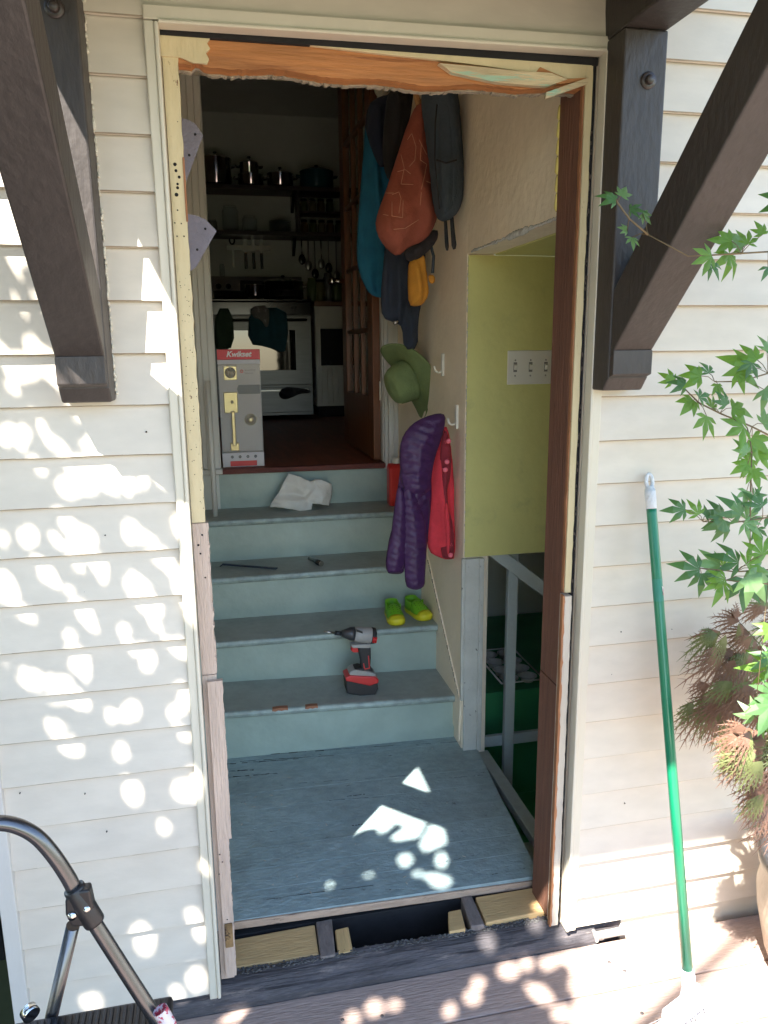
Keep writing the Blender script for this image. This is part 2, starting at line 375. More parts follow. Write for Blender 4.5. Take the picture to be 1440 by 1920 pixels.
# right grey wall, with lower opening to the basement stairs
gw = MB()
gw.box(.935, 1.03, .131, .912, 1.735, 2.55)            # above the soffit, near part
gw.box(.935, 1.03, .912, 2.05, -.2, 2.55)              # main
gw.build('plaster_wall', M_gwall, house, bevel=.002)
gr = MB(); gr.box(.9385, 2.1, .905, .911, .688, 1.731); gr.build('green_plaster_wall', M_grn, house, tag=('lime green wall face above the basement stairs',))
bx('soffit', M_grn, house, 1.0305, 2.1, .131, .904, 1.7315, 1.76)
bx('green_return_wall', M_grn, house, 2.1, 2.15, .131, .91, -.9, 1.76)
# rounded, chipped plaster arris at the soffit edge
pe = MB()
for i in range(70):
    t = i/69; yy = .20+t*.66
    r_ = .004+.006*max(0, noise2(np.array(yy*40), np.array(0.), 1, 2))+(.006 if .3<t<.5 else 0)
    pe.ball((.934, yy, 1.737+random.uniform(-.001,.002)), r_, 8, (.5,1.6,1))
pe.build('plaster_edge', mat('raw_plaster_chips', (.5,.5,.47), .9, .2, 30, bump=.6, bscale=60), house)
ga_ = MB()
for k in range(90):
    z_ = random.uniform(.70,1.73); ga_.ball((.9365+random.uniform(-.001,.001), .9055+random.uniform(-.001,.001), z_), random.uniform(.001,.0028), 6, (.8,.8,random.uniform(1,3.5)))
ga_.build('arris_chips', MATS['raw_plaster_chips'], house)['kind'] = 'stuff'
# yellow foam bead by the stud
fm = MB(); zz = 1.74
while zz < 1.96:
    L_ = random.uniform(.03,.05); r_ = random.uniform(.006,.009)
    fm.tube([(.9, .133, zz),(.899, .135, zz+.006),(.9,.134,zz+L_-.006),(.9,.133,zz+L_)], [r_*.6,r_,r_*.9,r_*.6], 9); zz += L_
fm.build('foam_bead', mat('yellow_foam', (.66,.55,.16), .7, .15, 20), house, tag=('yellow expanding foam bead behind the brown stud',))
# inner skirt along the stairs on the grey wall
sk = MB(); 
a, b_, c, d = P(803,1050,x=.931), P(858,1292,x=.931), (.931,.93,.131), (.931,1.99,.9)
sk.prism([(a[1]+.52,a[2]+.44),(a[1],a[2]),(b_[1],b_[2]),(.915,.12),(.93,-.05),(1.7,.3),(2.0,.8)], 0, .929, .9355)
sk.build('stair_skirt', M_gwall, house, bevel=.001)
cr = MB()
for k in range(26):
    t = k/25; p = a*(1-t)+b_*t
    cr.tube([(.9285,p[1],p[2]),(.9285,p[1]-.012,p[2]-.014)], random.uniform(.0006,.0022), 6)
cr.build('cracked_caulk', mat('caulk_crack',(.2,.17,.12),.8,.3,30), house)
# chipped post (casing of the basement opening)
cp = MB(); cp.box(.937, .990, .893, .904, -.075, .684); cp.box(.990,1.006,.886,.912,-.075,.684); cp.box(.926,.937,.898,.911,.131,.684)
cp.build('basement_casing', M_chip, house, bevel=.002, tag=('chipped pale casing strip beside the basement opening',))
# kitchen doorway casings
kc = MB()
for (x0,x1,yf) in ((.012,.034,1.93),(.034,.062,1.922),(.062,.087,1.932)): kc.box(x0,x1,yf,1.956,.893,2.75)
kc.box(.080,.093,1.956,2.09,.893,2.75)
kc.build('doorway_casing', M_white, house, bevel=.003)
kc = MB()
for (x0,x1,yf) in ((.867,.884,1.932),(.884,.910,1.92),(.910,.9345,1.93)): kc.box(x0,x1,yf,1.956,.86,2.75)
kc.box(.862,.874,1.956,2.09,.893,2.75)
kc.build('doorway_casing', M_white, house, bevel=.003)
bx('plinth_cap', M_white, house, -.03, .098, 1.905, 1.955, .872, .895)
# wall between stair and kitchen, kitchen box
kw = MB(); kw.box(-.40, .08, 1.957, 2.09, .0, 3.3); kw.box(.874, 2.3, 2.051, 2.09, .0, 3.3); kw.box(.08,.874,1.957,2.09,2.75,3.3)
kw.box(-1.3, 2.3, 5.14, 5.2, .0, 3.3); kw.box(2.3, 2.36, 2.05, 5.2, .0, 3.3)
kw.box(-1.36,-1.3,2.05,3.0,.0,3.3); kw.box(-1.36,-1.3,4.1,5.2,.0,3.3); kw.box(-1.36,-1.3,3.0,4.1,.0,1.9); kw.box(-1.36,-1.3,3.0,4.1,2.8,3.3)
kw.box(-1.3,-.4,2.05,2.09,.0,3.3)
kw.build('kitchen_wall', M_kwall, house)
sg = MB()
for k in range(42):
    zb = -.9+k*SP; sg.add([(-1.4,2.034,zb),(-.41,2.034,zb),(-.41,2.046,zb+SP),(-1.4,2.046,zb+SP),(-1.4,2.046,zb),(-.41,2.046,zb)], [(0,1,2,3),(4,5,1,0)])
sg.build('siding', M_siding, house)
bx('kitchen_ceiling', M_kwall, house, -1.36, 2.36, 1.9, 5.2, 3.3, 3.36)
bx('kitchen_floor', M_kfloor, house, -1.3, 2.3, 1.962, 5.14, .84, .890, bevel=0)
bx('floor_edge_board', mat('dark_red_edge',(.13,.03,.02),.5,.35,9,(.6,5,5),bump=.5,col2=(.3,.25,.2),thr=.7,sharp=.04,cscale=30), house, .034, .868, 1.921, 1.961, .868, .8915, bevel=.003)
# roof over it all
rf = MB().box(-.9, 3.6, .0, 5.6, 3.37, 3.45); rf.build('roof', mat('grey_shingles',(.12,.11,.1),.9,.3,20,bump=.5), house)
# basement
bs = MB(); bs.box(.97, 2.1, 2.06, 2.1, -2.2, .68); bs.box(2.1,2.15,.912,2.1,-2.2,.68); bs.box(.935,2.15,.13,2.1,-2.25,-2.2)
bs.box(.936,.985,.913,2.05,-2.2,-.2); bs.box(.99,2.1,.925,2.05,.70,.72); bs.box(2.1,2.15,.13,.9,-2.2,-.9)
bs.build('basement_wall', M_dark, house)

# ------------------------------------------------------------------ old jamb (stripped door frame)
fr = thing('door_frame', (.48,.02,-.09), 'stripped wooden door frame with torn cream paint and bare orange wood', 'door frame')
def ragged(x0, x1, z0, z1, y0, y1, left_w=0, right_w=.002, n=60, seed=1):
    r_ = np.random.default_rng(seed); zs = np.linspace(z0, z1, n); mb = MB()
    ls = [x0 + (r_.uniform(0,left_w)) for _ in zs]; rs = [x1 + r_.uniform(-right_w, right_w) for _ in zs]
    for i in range(n-1):
        mb.hexa([(ls[i],y0,zs[i]),(rs[i],y0,zs[i]),(rs[i],y1,zs[i]),(ls[i],y1,zs[i]),(ls[i+1],y0,zs[i+1]),(rs[i+1],y0,zs[i+1]),(rs[i+1],y1,zs[i+1]),(ls[i+1],y1,zs[i+1])])
    return mb
ragged(.0285,.057,1.064,1.99,.021,.05,seed=2,right_w=.0012).build('left_jamb', M_cream, fr)
ragged(.0285,.0615,.712,1.062,.0205,.05,seed=3).build('left_jamb', M_bare, fr)
ragged(.0285,.060,-.095,.7105,.0195,.05,seed=4,right_w=.0016).build('left_jamb', M_bare, fr)
ragged(.040,.073,.30,.700,.006,.019,seed=5,right_w=.0012).build('splint_board', M_bare, fr, tag=('rough bare wood strip nailed over the left jamb',))
ragged(.0405,.066,-.08,.2985,.008,.019,seed=6,right_w=.0012).build('splint_board', M_bare, fr)
# strike mortise with decayed wood
MB().box(.044,.063,.0035,.0075,.005,.072).build('mortise', mat('rotted_wood',(.2,.12,.05),.9,.6,30,bump=.9,bscale=40,col2=(.03,.015,.01),thr=.55,sharp=.05,cscale=40), fr, bevel=.002)
nh = MB()
def nail(x, z, yy, r_=.0016): nh.lathe([(0,0),(r_,0),(r_*.8,-.001)], (x, yy, z), (0,-1,0), 8)
for (u,v,r_) in ((328,308,.0035),(330,320,.003),(336,332,.003),(333,345,.0025),(333,352,.003),(331,365,.0038),(333,394,.0016),(328,418,.0014),(340,419,.0014),(319,441,.0012),(332,443,.0016),(345,443,.0016),(333,228,.001),(327,100,.001)):
    p = P(u,v,y=.02); nail(p[0],p[2],.0203,r_)
for (u,v,r_) in ((379,1003,.0022),(372,1022,.0026),(376,1038,.0022),(385,1083,.002)):
    p = P(u,v,y=.02); nail(p[0],p[2],.0198,r_)
for (u,v) in ((412,1603),(417,1617),(411,1640),(426,1725)): p=P(u,v,y=.006); nail(p[0],p[2],.0075,.0018)
for k in range(60): nail(random.uniform(.032,.056), random.uniform(1.09,1.58), .0203, random.uniform(.0005,.0011))
nh.build('nail_hole', M_black, fr, tag=None)['kind'] = 'stuff'
# rust / orange scar on upper left jamb
MB().box(.0545,.0585,.0185,.0215,1.68,1.80).build('bare_scar', M_orangev, fr, bevel=.001)
# header: bare orange wood with torn lower edge
hz0 = 1.966; hd = MB(); n = 120; xs = np.linspace(.0285, .926, n)
def zlow(x): return 1.9635 + .004*math.sin(x*9) + .003*math.sin(x*31) + random.uniform(-.0012,.0012) + (.006 if .085<x<.10 else 0)
zl = [zlow(x) for x in xs]
for i in range(n-1):
    hd.hexa([(xs[i],.024,zl[i]),(xs[i+1],.024,zl[i+1]),(xs[i+1],.06,zl[i+1]),(xs[i],.06,zl[i]),(xs[i],.024,2.030),(xs[i+1],.024,2.030),(xs[i+1],.06,2.03),(xs[i],.06,2.03)])
hd.build('header', M_orange, fr)
# plaster fringe under header
fg = MB()
for i in range(n-1):
    dz = random.uniform(.000,.004)
    fg.hexa([(xs[i],.0605,zl[i]-dz),(xs[i+1],.0605,zl[i+1]-dz),(xs[i+1],.075,zl[i+1]-dz),(xs[i],.075,zl[i]-dz),(xs[i],.0605,zl[i]+.01),(xs[i+1],.0605,zl[i+1]+.01),(xs[i+1],.075,zl[i+1]+.01),(xs[i],.075,zl[i]+.01)])
fg.build('plaster_fringe', mat('broken_plaster',(.34,.29,.22),.9,.3,40,bump=.8,bscale=60), fr)
bx('header_gap', M_black, fr, .0275, .927, .0125, .0235, 2.0135, 2.0285, bevel=0)
# cream paint remains: left corner block (ragged), long split sliver, right wedge
def slab(outline, y0, y1, name, m_, bevel=.0008, plane=.02, tag=None):
    pts = [P(u,v,y=plane) for u,v in outline]
    return MB().prism([(p[0],p[2]) for p in pts], 1, y0, y1).build(name, m_, fr, bevel=bevel, tag=tag)
slab([(296,63),(396,70),(388,82),(394,92),(386,100),(392,112),(388,121),(372,119),(360,118),(345,111),(336,108),(300,106)], .0165,.0235,'paint_remnant', M_cream)
slab([(480,75),(640,82),(900,104),(1108,119),(1105,150),(1040,148),(985,137),(900,124),(800,112),(690,100),(590,88)], .0145,.0235,'paint_remnant', M_cream)
slab([(820,122),(900,129),(960,136),(1030,140),(1060,152),(1022,165),(1000,164),(930,158),(880,148),(845,140)], .008,.0235,'split_sliver', mat('split_pale_wood',(.58,.46,.28),.7,.25,12,(.5,5,5),bump=.4,col2=(.35,.5,.36),thr=.56,sharp=.04,cscale=9), tag=('splintered pale strip of header wood with mint paint',))
MB().beam(P(1022,180,y=-.0),P(1102,152,y=.012),(.0,.004,.0),(.001,.0,.0065)).build('split_sliver', MATS['split_pale_wood'], fr, bevel=.001)
slab([(1010,128),(1060,150),(1100,148),(1098,153),(1050,160),(1022,158),(1000,140)], .0115,.0142,'wood_scar', M_orange)
# right jamb layers
ragged(.9005,.9165,.84,2.012,.013,.0275,seed=8,right_w=.001).build('right_jamb', M_cream, fr)
ragged(.8958,.9,.84,1.975,.0165,.027,seed=9,left_w=.002,right_w=.0).build('right_jamb', M_orangev, fr, tag=('thin bare orange wood edge of the right jamb',))
bx('gap_strip', M_black, fr, .9168, .928, .022, .05, -.1, 2.02, bevel=0)
gb = MB()
for k in range(140):
    z_ = random.uniform(-.05,1.9); gb.ball((random.uniform(.919,.926), .021, z_), random.uniform(.001,.0035), 6, (1,.5,1.8))
gb.build('debris', mat('gap_debris',(.09,.07,.055),.95,.6,60), fr)['kind'] = 'stuff'
ragged(.8955,.9135,-.09,.835,.0,.0275,seed=10,right_w=.001).build('right_jamb', mat('pale_weathered_jamb',(.52,.46,.38),.7,.14,7,(3,3,.5),bump=.4,col2=(.2,.12,.08),thr=.68,sharp=.05,cscale=14), fr)
ragged(.889,.895,-.09,.838,-.002,.012,seed=11,left_w=.001).build('right_jamb', M_orangev, fr)
st = MB().box(.8965,.934,.028,.131,.59,2.02); st.build('stud', M_stud, fr, bevel=.002, tag=('upper length of the exposed dark brown stud',))
st = MB().box(.8955,.934,.028,.132,-.09,.588); st.build('stud', M_stud, fr, bevel=.002, tag=('lower length of the exposed dark brown stud',))
MB().box(.9,.9335,.029,.13,.5885,.5895).build('saw_cut', M_black, fr)

# ------------------------------------------------------------------ sill and cavity
sill = thing('door_sill', (.48,.01,-.15), 'dark weathered timber sill with crumbling back edge below the doorway', 'sill')
sm = MB(); xs = np.linspace(-.3, 1.02, 60)
for i in range(59):
    x0, x1 = xs[i], xs[i+1]
    def q(x, k): return .0022*math.sin(x*11+k)+.0012*math.sin(x*37+k*3)
    pr = [(-.021,-.149),(-.0215,-.135),(-.012,-.121),(-.004,-.117),(.012,-.104),(.046,-.099),(.046,-.25),(-.021,-.25)]
    A_ = [(x0, yy+q(x0,k)*(k in(1,2,3,4)), z_+q(x0,k+5)*(k in(1,2,3,4,5))) for k,(yy,z_) in enumerate(pr)]
    B_ = [(x1, yy+q(x1,k)*(k in(1,2,3,4)), z_+q(x1,k+5)*(k in(1,2,3,4,5))) for k,(yy,z_) in enumerate(pr)]
    sm.add(A_+B_, [(k,(k+1)%8,8+(k+1)%8,8+k) for k in range(8)])
sm.build('beam', M_sill, sill)
rb = MB()
for k in range(700):
    x = random.uniform(.03,.93)
    rb.ball((x, random.uniform(.030,.05), -.0995+random.uniform(-.001,.001)), random.uniform(.001,.0035), 6, (1.5,1,.7))
rb.build('mortar_crumbs', M_rubble, sill)['kind'] = 'stuff'
def blk(name, label, m_, us, y0, y1, z0, z1, cat='wood block', skew=0):
    x0 = P(us[0],us[2],y=y0)[0]; x1 = P(us[1],us[3],y=y0)[0]
    mb = MB().hexa([(x0,y0,z0),(x1,y0,z0),(x1+skew,y1,z0),(x0+skew,y1,z0),(x0-.002,y0,z1),(x1-.002,y0,z1),(x1+skew,y1,z1),(x0+skew,y1,z1)])
    return mb.build(name, m_, None, bevel=.003, tag=(label, cat))
def flat(name, label, m_, quad, z, th, cat='wood block', bev=.003):
    q_ = [P(u, v, z=z) for u, v in quad]      # four corners of the top face as measured
    mb = MB().hexa([(p[0],p[1],z-th) for p in q_]+[(p[0],p[1],z) for p in q_])
    return mb.build(name, m_, None, bevel=bev, tag=(label, cat))
flat('blocking_board', 'long new pine board lying under the left end of the landing', M_pine, [(436,1815),(598,1789),(590,1733),(436,1762)], -.099, .03)
flat('joist_end', 'grey brown joist end beside the left pine board', M_greywood, [(601,1795),(629,1790),(622,1722),(592,1728)], -.094, .10, 'joist')
flat('pine_stub', 'short ridged pine stub right of the left joist end', M_pineend, [(634,1789),(662,1783),(653,1737),(628,1743)], -.097, .035)
flat('pine_stub', 'small pine stub leaning against the right joist end', M_pine, [(842,1747),(873,1741),(864,1704),(840,1709)], -.090, .035)
flat('joist_end', 'grey weathered joist end left of the right pine board', M_greywood, [(883,1737),(909,1733),(884,1678),(864,1682)], -.086, .10, 'joist')
flat('blocking_board', 'new pine board with a knot under the right end of the landing', M_pine, [(911,1730),(1022,1708),(998,1664),(891,1682)], -.088, .03)
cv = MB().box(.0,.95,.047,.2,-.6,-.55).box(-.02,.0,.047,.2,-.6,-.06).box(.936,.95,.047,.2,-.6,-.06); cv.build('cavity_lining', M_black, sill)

# ------------------------------------------------------------------ landing and stairs
Z0, RISE, Y1, RUN = -.0591, .1898, 1.0053, .2386
land = thing('landing_floor', (.48,.5,-.07), 'worn blue grey painted landing boards just inside the doorway', 'floor')
def lz(x, y): return -.052 - .022*(x-.05)*(.6+.4*(y>.5))
corner = [(-.03,.163),(.93,.163),(.935,.30),(.998,.90),(.998,1.006),(-.03,1.006)]
ys = [.163,.27,.36,.455,.55,.66,.76,.86,.955,1.006]
lm = MB()
def xr(y): return .93+(min(y,.93)-.163)*.09 if y<.93 else .999
for i in range(len(ys)-1):
    y0,y1 = ys[i]+.0003, ys[i+1]-.0003; o_ = random.uniform(-.0004,.0004)
    lm.hexa([(-.03,y0,-.075),(xr(y0),y0,-.095),(xr(y1),y1,-.095),(-.03,y1,-.075),(-.03,y0,lz(-.03,y0)+o_),(xr(y0),y0,lz(.96,y0)+o_),(xr(y1),y1,lz(.96,y1)+o_),(-.03,y1,lz(-.03,y1)+o_)])
lm.build('floor_boards', M_land, land, bevel=.0005)
MB().hexa([(.05,.157,-.075),(.925,.157,-.096),(.925,.1625,-.096),(.05,.1625,-.075),(.05,.157,-.0535),(.925,.157,-.0745),(.925,.1625,-.0745),(.05,.1625,-.0535)]).build('raw_edge', M_ply, land, bevel=.001, tag=('raw wood front edge of the landing',))
cm_ = MB()
def mark(u0, v0, u1, v1, w_):
    a, b = P(u0,v0,z=-.06), P(u1,v1,z=-.06); n_ = 14; pr_ = None
    for t in np.linspace(0,1,n_):
        q_ = a*(1-t)+b*t; q_[1] += random.uniform(-.0012,.0012); q_[2] = lz(q_[0],q_[1])+.0006
        if pr_ is not None and random.random() > .22: cm_.tube([pr_, q_], random.uniform(.25,1)*w_, 5)
        pr_ = q_
for a_ in ((421,1437,560,1424,.0016),(450,1431,640,1415,.0010),(422,1462,520,1452,.0013),(560,1470,760,1452,.0008),(430,1450,480,1446,.002),(625,1500,720,1492,.0009),(650,1493,690,1487,.0015),(820,1620,900,1600,.0007),(500,1690,700,1662,.0008),(660,1548,680,1545,.002),(842,1455,905,1448,.0009),(630,1404,860,1386,.0012),(424,1424,640,1404,.0016)): mark(*a_)
cm_.build('worn_cracks', mat('dark_crack', (.03,.035,.035), .9, .3, 40), land, tag=('dark worn cracks between the landing boards',))['kind'] = 'stuff'
sp = MB()
for k in range(40):
    x, y = random.uniform(.08,.85), random.uniform(.2,.95); a = random.uniform(0,3.1); L_ = random.uniform(.002,.012)
    sp.tube([(x,y,lz(x,y)+.0015),(x+L_*math.cos(a),y+L_*math.sin(a),lz(x,y)+.0017)], random.uniform(.0004,.0012), 5)
sp.build('splinters', mat('pale_splinters',(.5,.42,.32),.8,.3,20), None, tag=('tiny pale splinters scattered over the blue landing','splinters',None,'stuff'))

stair = thing('staircase', (.48,1.0,-.07), 'blue green painted steps climbing from the landing to the kitchen', 'stairs')
M_steps = []
tilt = {1:.036,2:.006,3:-.002,4:0,5:.004}
for i in range(1,6):
    yr = Y1+(i-1)*RUN; zb = Z0+(i-1)*RISE; zt = Z0+i*RISE
    tl = tilt[i]; tb = tilt.get(i-1, .024) if i>1 else .024
    xR = .930 if i>1 else .935
    zc = .48
    def zz(z, x, t): return z - t*(x-zc)
    r_ = MB().hexa([(-.03,yr,zz(zb-.02,-.03,tb)),(xR,yr,zz(zb-.02,xR,tb)),(xR,yr+.018,zz(zb-.02,xR,tb)),(-.03,yr+.018,zz(zb-.02,-.03,tb)),
                    (-.03,yr,zz(zt-.028,-.03,tl)),(xR,yr,zz(zt-.028,xR,tl)),(xR,yr+.018,zz(zt-.028,xR,tl)),(-.03,yr+.018,zz(zt-.028,-.03,tl))])
    r_.build('riser', M_riser, stair, bevel=.001)
    if i < 5:
        xT = .9285 if i>1 else .962
        y0, y1 = yr-.028, yr+RUN+.001
        # rounded nosing profile
        prf = [(y0+.008,-.028),(y0,-.020),(y0-.002,-.012),(y0+.001,-.003),(y0+.008,.0),(y1,.0),(y1,-.028)]
        n_ = len(prf); A_ = [(-.03,a_,zz(zt+b,-.03,tl)) for a_,b in prf]; 
        if i == 1:
            # first tread laps past the wall corner only in front of it
            B_ = [(xT if a_<.9 else xT,a_,zz(zt+b,xT,tl)) for a_,b in prf]
        else: B_ = [(xT,a_,zz(zt+b,xT,tl)) for a_,b in prf]
        tm = MB(); fs = [(k,(k+1)%n_,n_+(k+1)%n_,n_+k) for k in range(n_)]+[tuple(range(n_)),tuple(range(2*n_-1,n_-1,-1))]
        tm.add(A_+B_, fs)
        for fi in range(len(tm.f)): tm.mi[fi] = 1 if fi in (0,1,2,3) else 0
        tm.build('tread', [M_tread, M_nosing], stair, bevel=.0012)
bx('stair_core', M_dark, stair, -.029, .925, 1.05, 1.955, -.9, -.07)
# bare chips on the first nosing
mchip = mat('bare_chip_wood',(.30,.13,.07),.8,.2,20)
for (u,v,w_) in ((510,1329,30),(572,1328,24)):
    ch = MB()
    a = P(u,v,y=Y1-.031); b = P(u+w_,v-2,y=Y1-.031)
    z1 = Z0+RISE-tilt[1]*(a[0]-.48)
    pts = [(a[0]+(b[0]-a[0])*t, z1-.001-.008*(1 if k%2 else .6)) for k,t in enumerate(np.linspace(0,1,6))]+[(b[0],z1+.0015),((a[0]+b[0])/2,z1+.0035),(a[0]+.003,z1+.002)]
    ch.prism(pts, 1, Y1-.0312, Y1-.012)
    ch.build('bare_chip', mchip, stair)

# white pipe by the left
pp = MB(); a, b = P(384,700,y=1.80), P(402,955,y=1.80)
pp.tube([(.056,1.80,.66),(.056,1.80,1.30)], .0115, 16); pp.tube([(.056,1.80,.64),(.056,1.80,.70)], .013, 16)
pp.build('pipe', M_white, tag=('white round pipe standing on the upper step beside the left doorway casing','pipe'))

# ------------------------------------------------------------------ basement railing and shelf
rl = thing('stair_railing', (1.1,.96,-.1), 'blue grey wooden railing guarding the dark basement stairs', 'railing')
pt = P(955,1045,y=.96); pb = P(942,1432,y=.96)
rl_x0, rl_x1 = P(947,1300,y=.96)[0], P(963,1300,y=.96)[0]
MB().box(rl_x0, rl_x1+.004, .955, .98, -.35, .70).build('post', M_rail, rl, bevel=.002)
z1, z2 = P(893,1392,y=.985)[2], P(1010,1378,y=.985)[2]
MB().hexa([(.94,.981,z1-.025),(1.6,.981,z1-.025),(1.6,1.0,z1-.025),(.94,1.0,z1-.025),(.94,.981,z1+.02),(1.6,.981,z1+.02),(1.6,1.0,z1+.02),(.94,1.0,z1+.02)]).build('low_rail', M_rail, rl, bevel=.002)
a, b = P(948,1050,y=.945), P(1030,1112,y=.945); dd = (b-a); a2 = a-dd*.4; b2 = a+dd*4
pa = np.array([dd[2],0,-dd[0]]); pa = pa/np.linalg.norm(pa)*.024
MB().beam(a2, b2, (0,.0085,0), tuple(pa)).build('handrail', M_rail, rl, bevel=.003)
zs_ = .02
sh = MB(); sh.box(.99, 2.05, 1.16, 2.04, zs_-.03, zs_); sh.box(.99,2.05,1.16,1.19,-2.2,zs_-.03); 
sh.build('green_shelf', M_dkgreen, tag=('dark green painted shelf box beyond the basement railing','shelf'))
bx('stair_tread', M_dkgreen, house, .999, 2.05, .55, 1.159, -.50, -.46)
bx('stair_tread', M_tread, house, 1.0, 2.05, .135, .545, -.28, -.24)
bx('well_trim', M_tread, house, 1.0, 1.045, .135, .92, -.13, -.096)
M_tin = mat('scratched_tin', (.62,.62,.6), .35, .15, 30, metal=.15)
mp = thing('muffin_pan', (1.33,1.33,zs_), 'metal muffin tin with round cups on the dark green shelf', 'muffin tin')
def pan_at(x0, y0, dx, dy):
    fl = MB(); x1, y1 = x0+dx*2+.02, y0+dy*4+.02
    fl.tube([(x0-.01,y0-.01,zs_+.030),(x1-.01,y0-.01,zs_+.030),(x1-.01,y1-.01,zs_+.030),(x0-.01,y1-.01,zs_+.030),(x0-.01,y0-.011,zs_+.030)],.004,8); fl.build('rim', M_tin, mp)
    for i in range(2):
        for j in range(4):
            c = MB(); cx_, cy_ = x0+dx*(i+.5), y0+dy*(j+.5)
            c.lathe([(.0415,.030),(.036,.0305),(.034,.029),(.025,.006),(0,.005)], (cx_,cy_,zs_), seg=24)
            c.build('cup', M_tin, mp, solid=.0008)
pan_at(1.205, 1.185, .085, .085)
MATS['brushed_steel']

# ------------------------------------------------------------------ switch plate and hooks
sw = thing('light_switch', (1.166,.9,1.30), 'ivory triple switch plate on the lime green wall', 'light switch')
MB().box(1.082,1.252,.899,.9045,1.302,1.418).build('plate', M_wplast, sw, bevel=.003)
for k in range(3):
    x = 1.082+.170*(k+.5)/3+.0; u_ = (k!=0)
    MB().box(x-.0065,x+.0065,.8982,.8988,1.345,1.378).build('slot', mat('switch_slot%d'%k,(.2,.19,.16),.6,.1,5), sw)  # slot box tinted darker to paint in shade behind the toggle
    MB().hexa([(x-.005,.8945,1.352),(x+.005,.8945,1.352),(x+.005,.8989,1.352),(x-.005,.8989,1.352),(x-.0045,.888-(.003 if u_ else -.004),1.368),(x+.0045,.888-(.003 if u_ else -.004),1.368),(x+.005,.8989,1.372),(x-.005,.8989,1.372)]).build('toggle', M_wplast, sw, bevel=.0015)
    MB().lathe([(0,0),(.0032,0),(.0028,.001)],(x,.8985,1.385),(0,-1,0),10).build('screw', mat('screw_head%d'%k,(.3,.29,.25),.4,.1,5), sw)
    MB().lathe([(0,0),(.0032,0),(.0028,.001)],(x,.8985,1.332),(0,-1,0),10).build('screw', MATS['screw_head%d'%k], sw)
def hook(y, z, label):
    t = thing('wall_hook', (.93,y,z-.04), label, 'hook', 'white hooks on the grey wall')
    MB().box(.925,.9345,y-.011,y+.011,z-.04,z+.045).build('back_plate', M_wplast, t, bevel=.003)
    pth = [(.925,y,z-.022),(.914,y,z-.026),(.904,y,z-.022),(.899,y,z-.012),(.898,y,z-.002)]
    MB().tube(pth, [.0045,.004,.004,.004,.0045], 10).build('hook_arm', M_wplast, t)
hook(1.175, 1.365, 'white plastic hook left bare on the wall beside the green hat')
hook(.995, 1.185, 'white plastic hook holding the purple and red jackets')

# ------------------------------------------------------------------ brackets and porch roof
def bracket(x0, x1, label):
    t = thing('porch_bracket', ((x0+x1)/2, -.05, 1.33), label, 'bracket', 'brown timber brackets of the porch roof')
    zb = 1.332
    # post with chamfered foot
    MB().prism([(0.0,zb),(-.070,zb),(-.092,zb+.028),(-.092,2.05),(0.0,2.05)], 0, x0, x1).build('post', M_brown, t, bevel=.004)
    c0, c1 = 1.312, 1.452
    x0b, x1b = x0+.002, x1-.002
    zA = zb+.090
    br = [(-.0925, c0+.0925),(-.110,c0+.110),(-(2.05-c0),2.05),(-(2.05-c1),2.05),(-.0925,c1+.0925)]
    # nub below brace
    MB().prism([(-.093,zb+.030),(-.110,zb+.036),(-.110,c0+.108),(-.093,c0+.0915)], 0, x0b, x1b).build('brace_foot', M_brown, t, bevel=.002)
    MB().prism(br, 0, x0b, x1b).build('brace', M_brown, t, bevel=.004)
    MB().box(x0, x1, -1.05, .0, 2.051, 2.139).build('outrigger', M_brown, t, bevel=.004)
    for z in (1.955, 1.60) if x0 > .5 else (2.005, 1.62):
        b = MB(); xc = (x0+x1)/2+.008
        b.lathe([(0,0),(.0165,0),(.0165,.003),(.009,.0031)], (xc,-.092,z), (0,-1,0), 24)
        b.build('washer', M_bolt, t)
        MB().lathe([(.0095,0),(.0095,.008),(.0075,.010),(0,.010)], (xc,-.095,z), (0,-1,0), 6).build('bolt', M_bolt, t)
bracket(-.195, -.103, 'dark brown bracket on the sunlit siding left of the doorway')
bracket(.930, 1.026, 'dark brown bracket on the shaded siding right of the doorway')
pr = thing('porch_roof', (.45,-.55,2.14), 'small brown boarded porch roof carried over the doorway', 'porch roof')
MB().box(-.265, 1.10, -1.10, -.0, 2.1405, 2.165).build('roof_boards', M_brown, pr, bevel=.003)
MB().box(-.19, 1.02, -1.04, -.95, 2.165, 2.20).build('front_rail', M_brown, pr, bevel=.003)

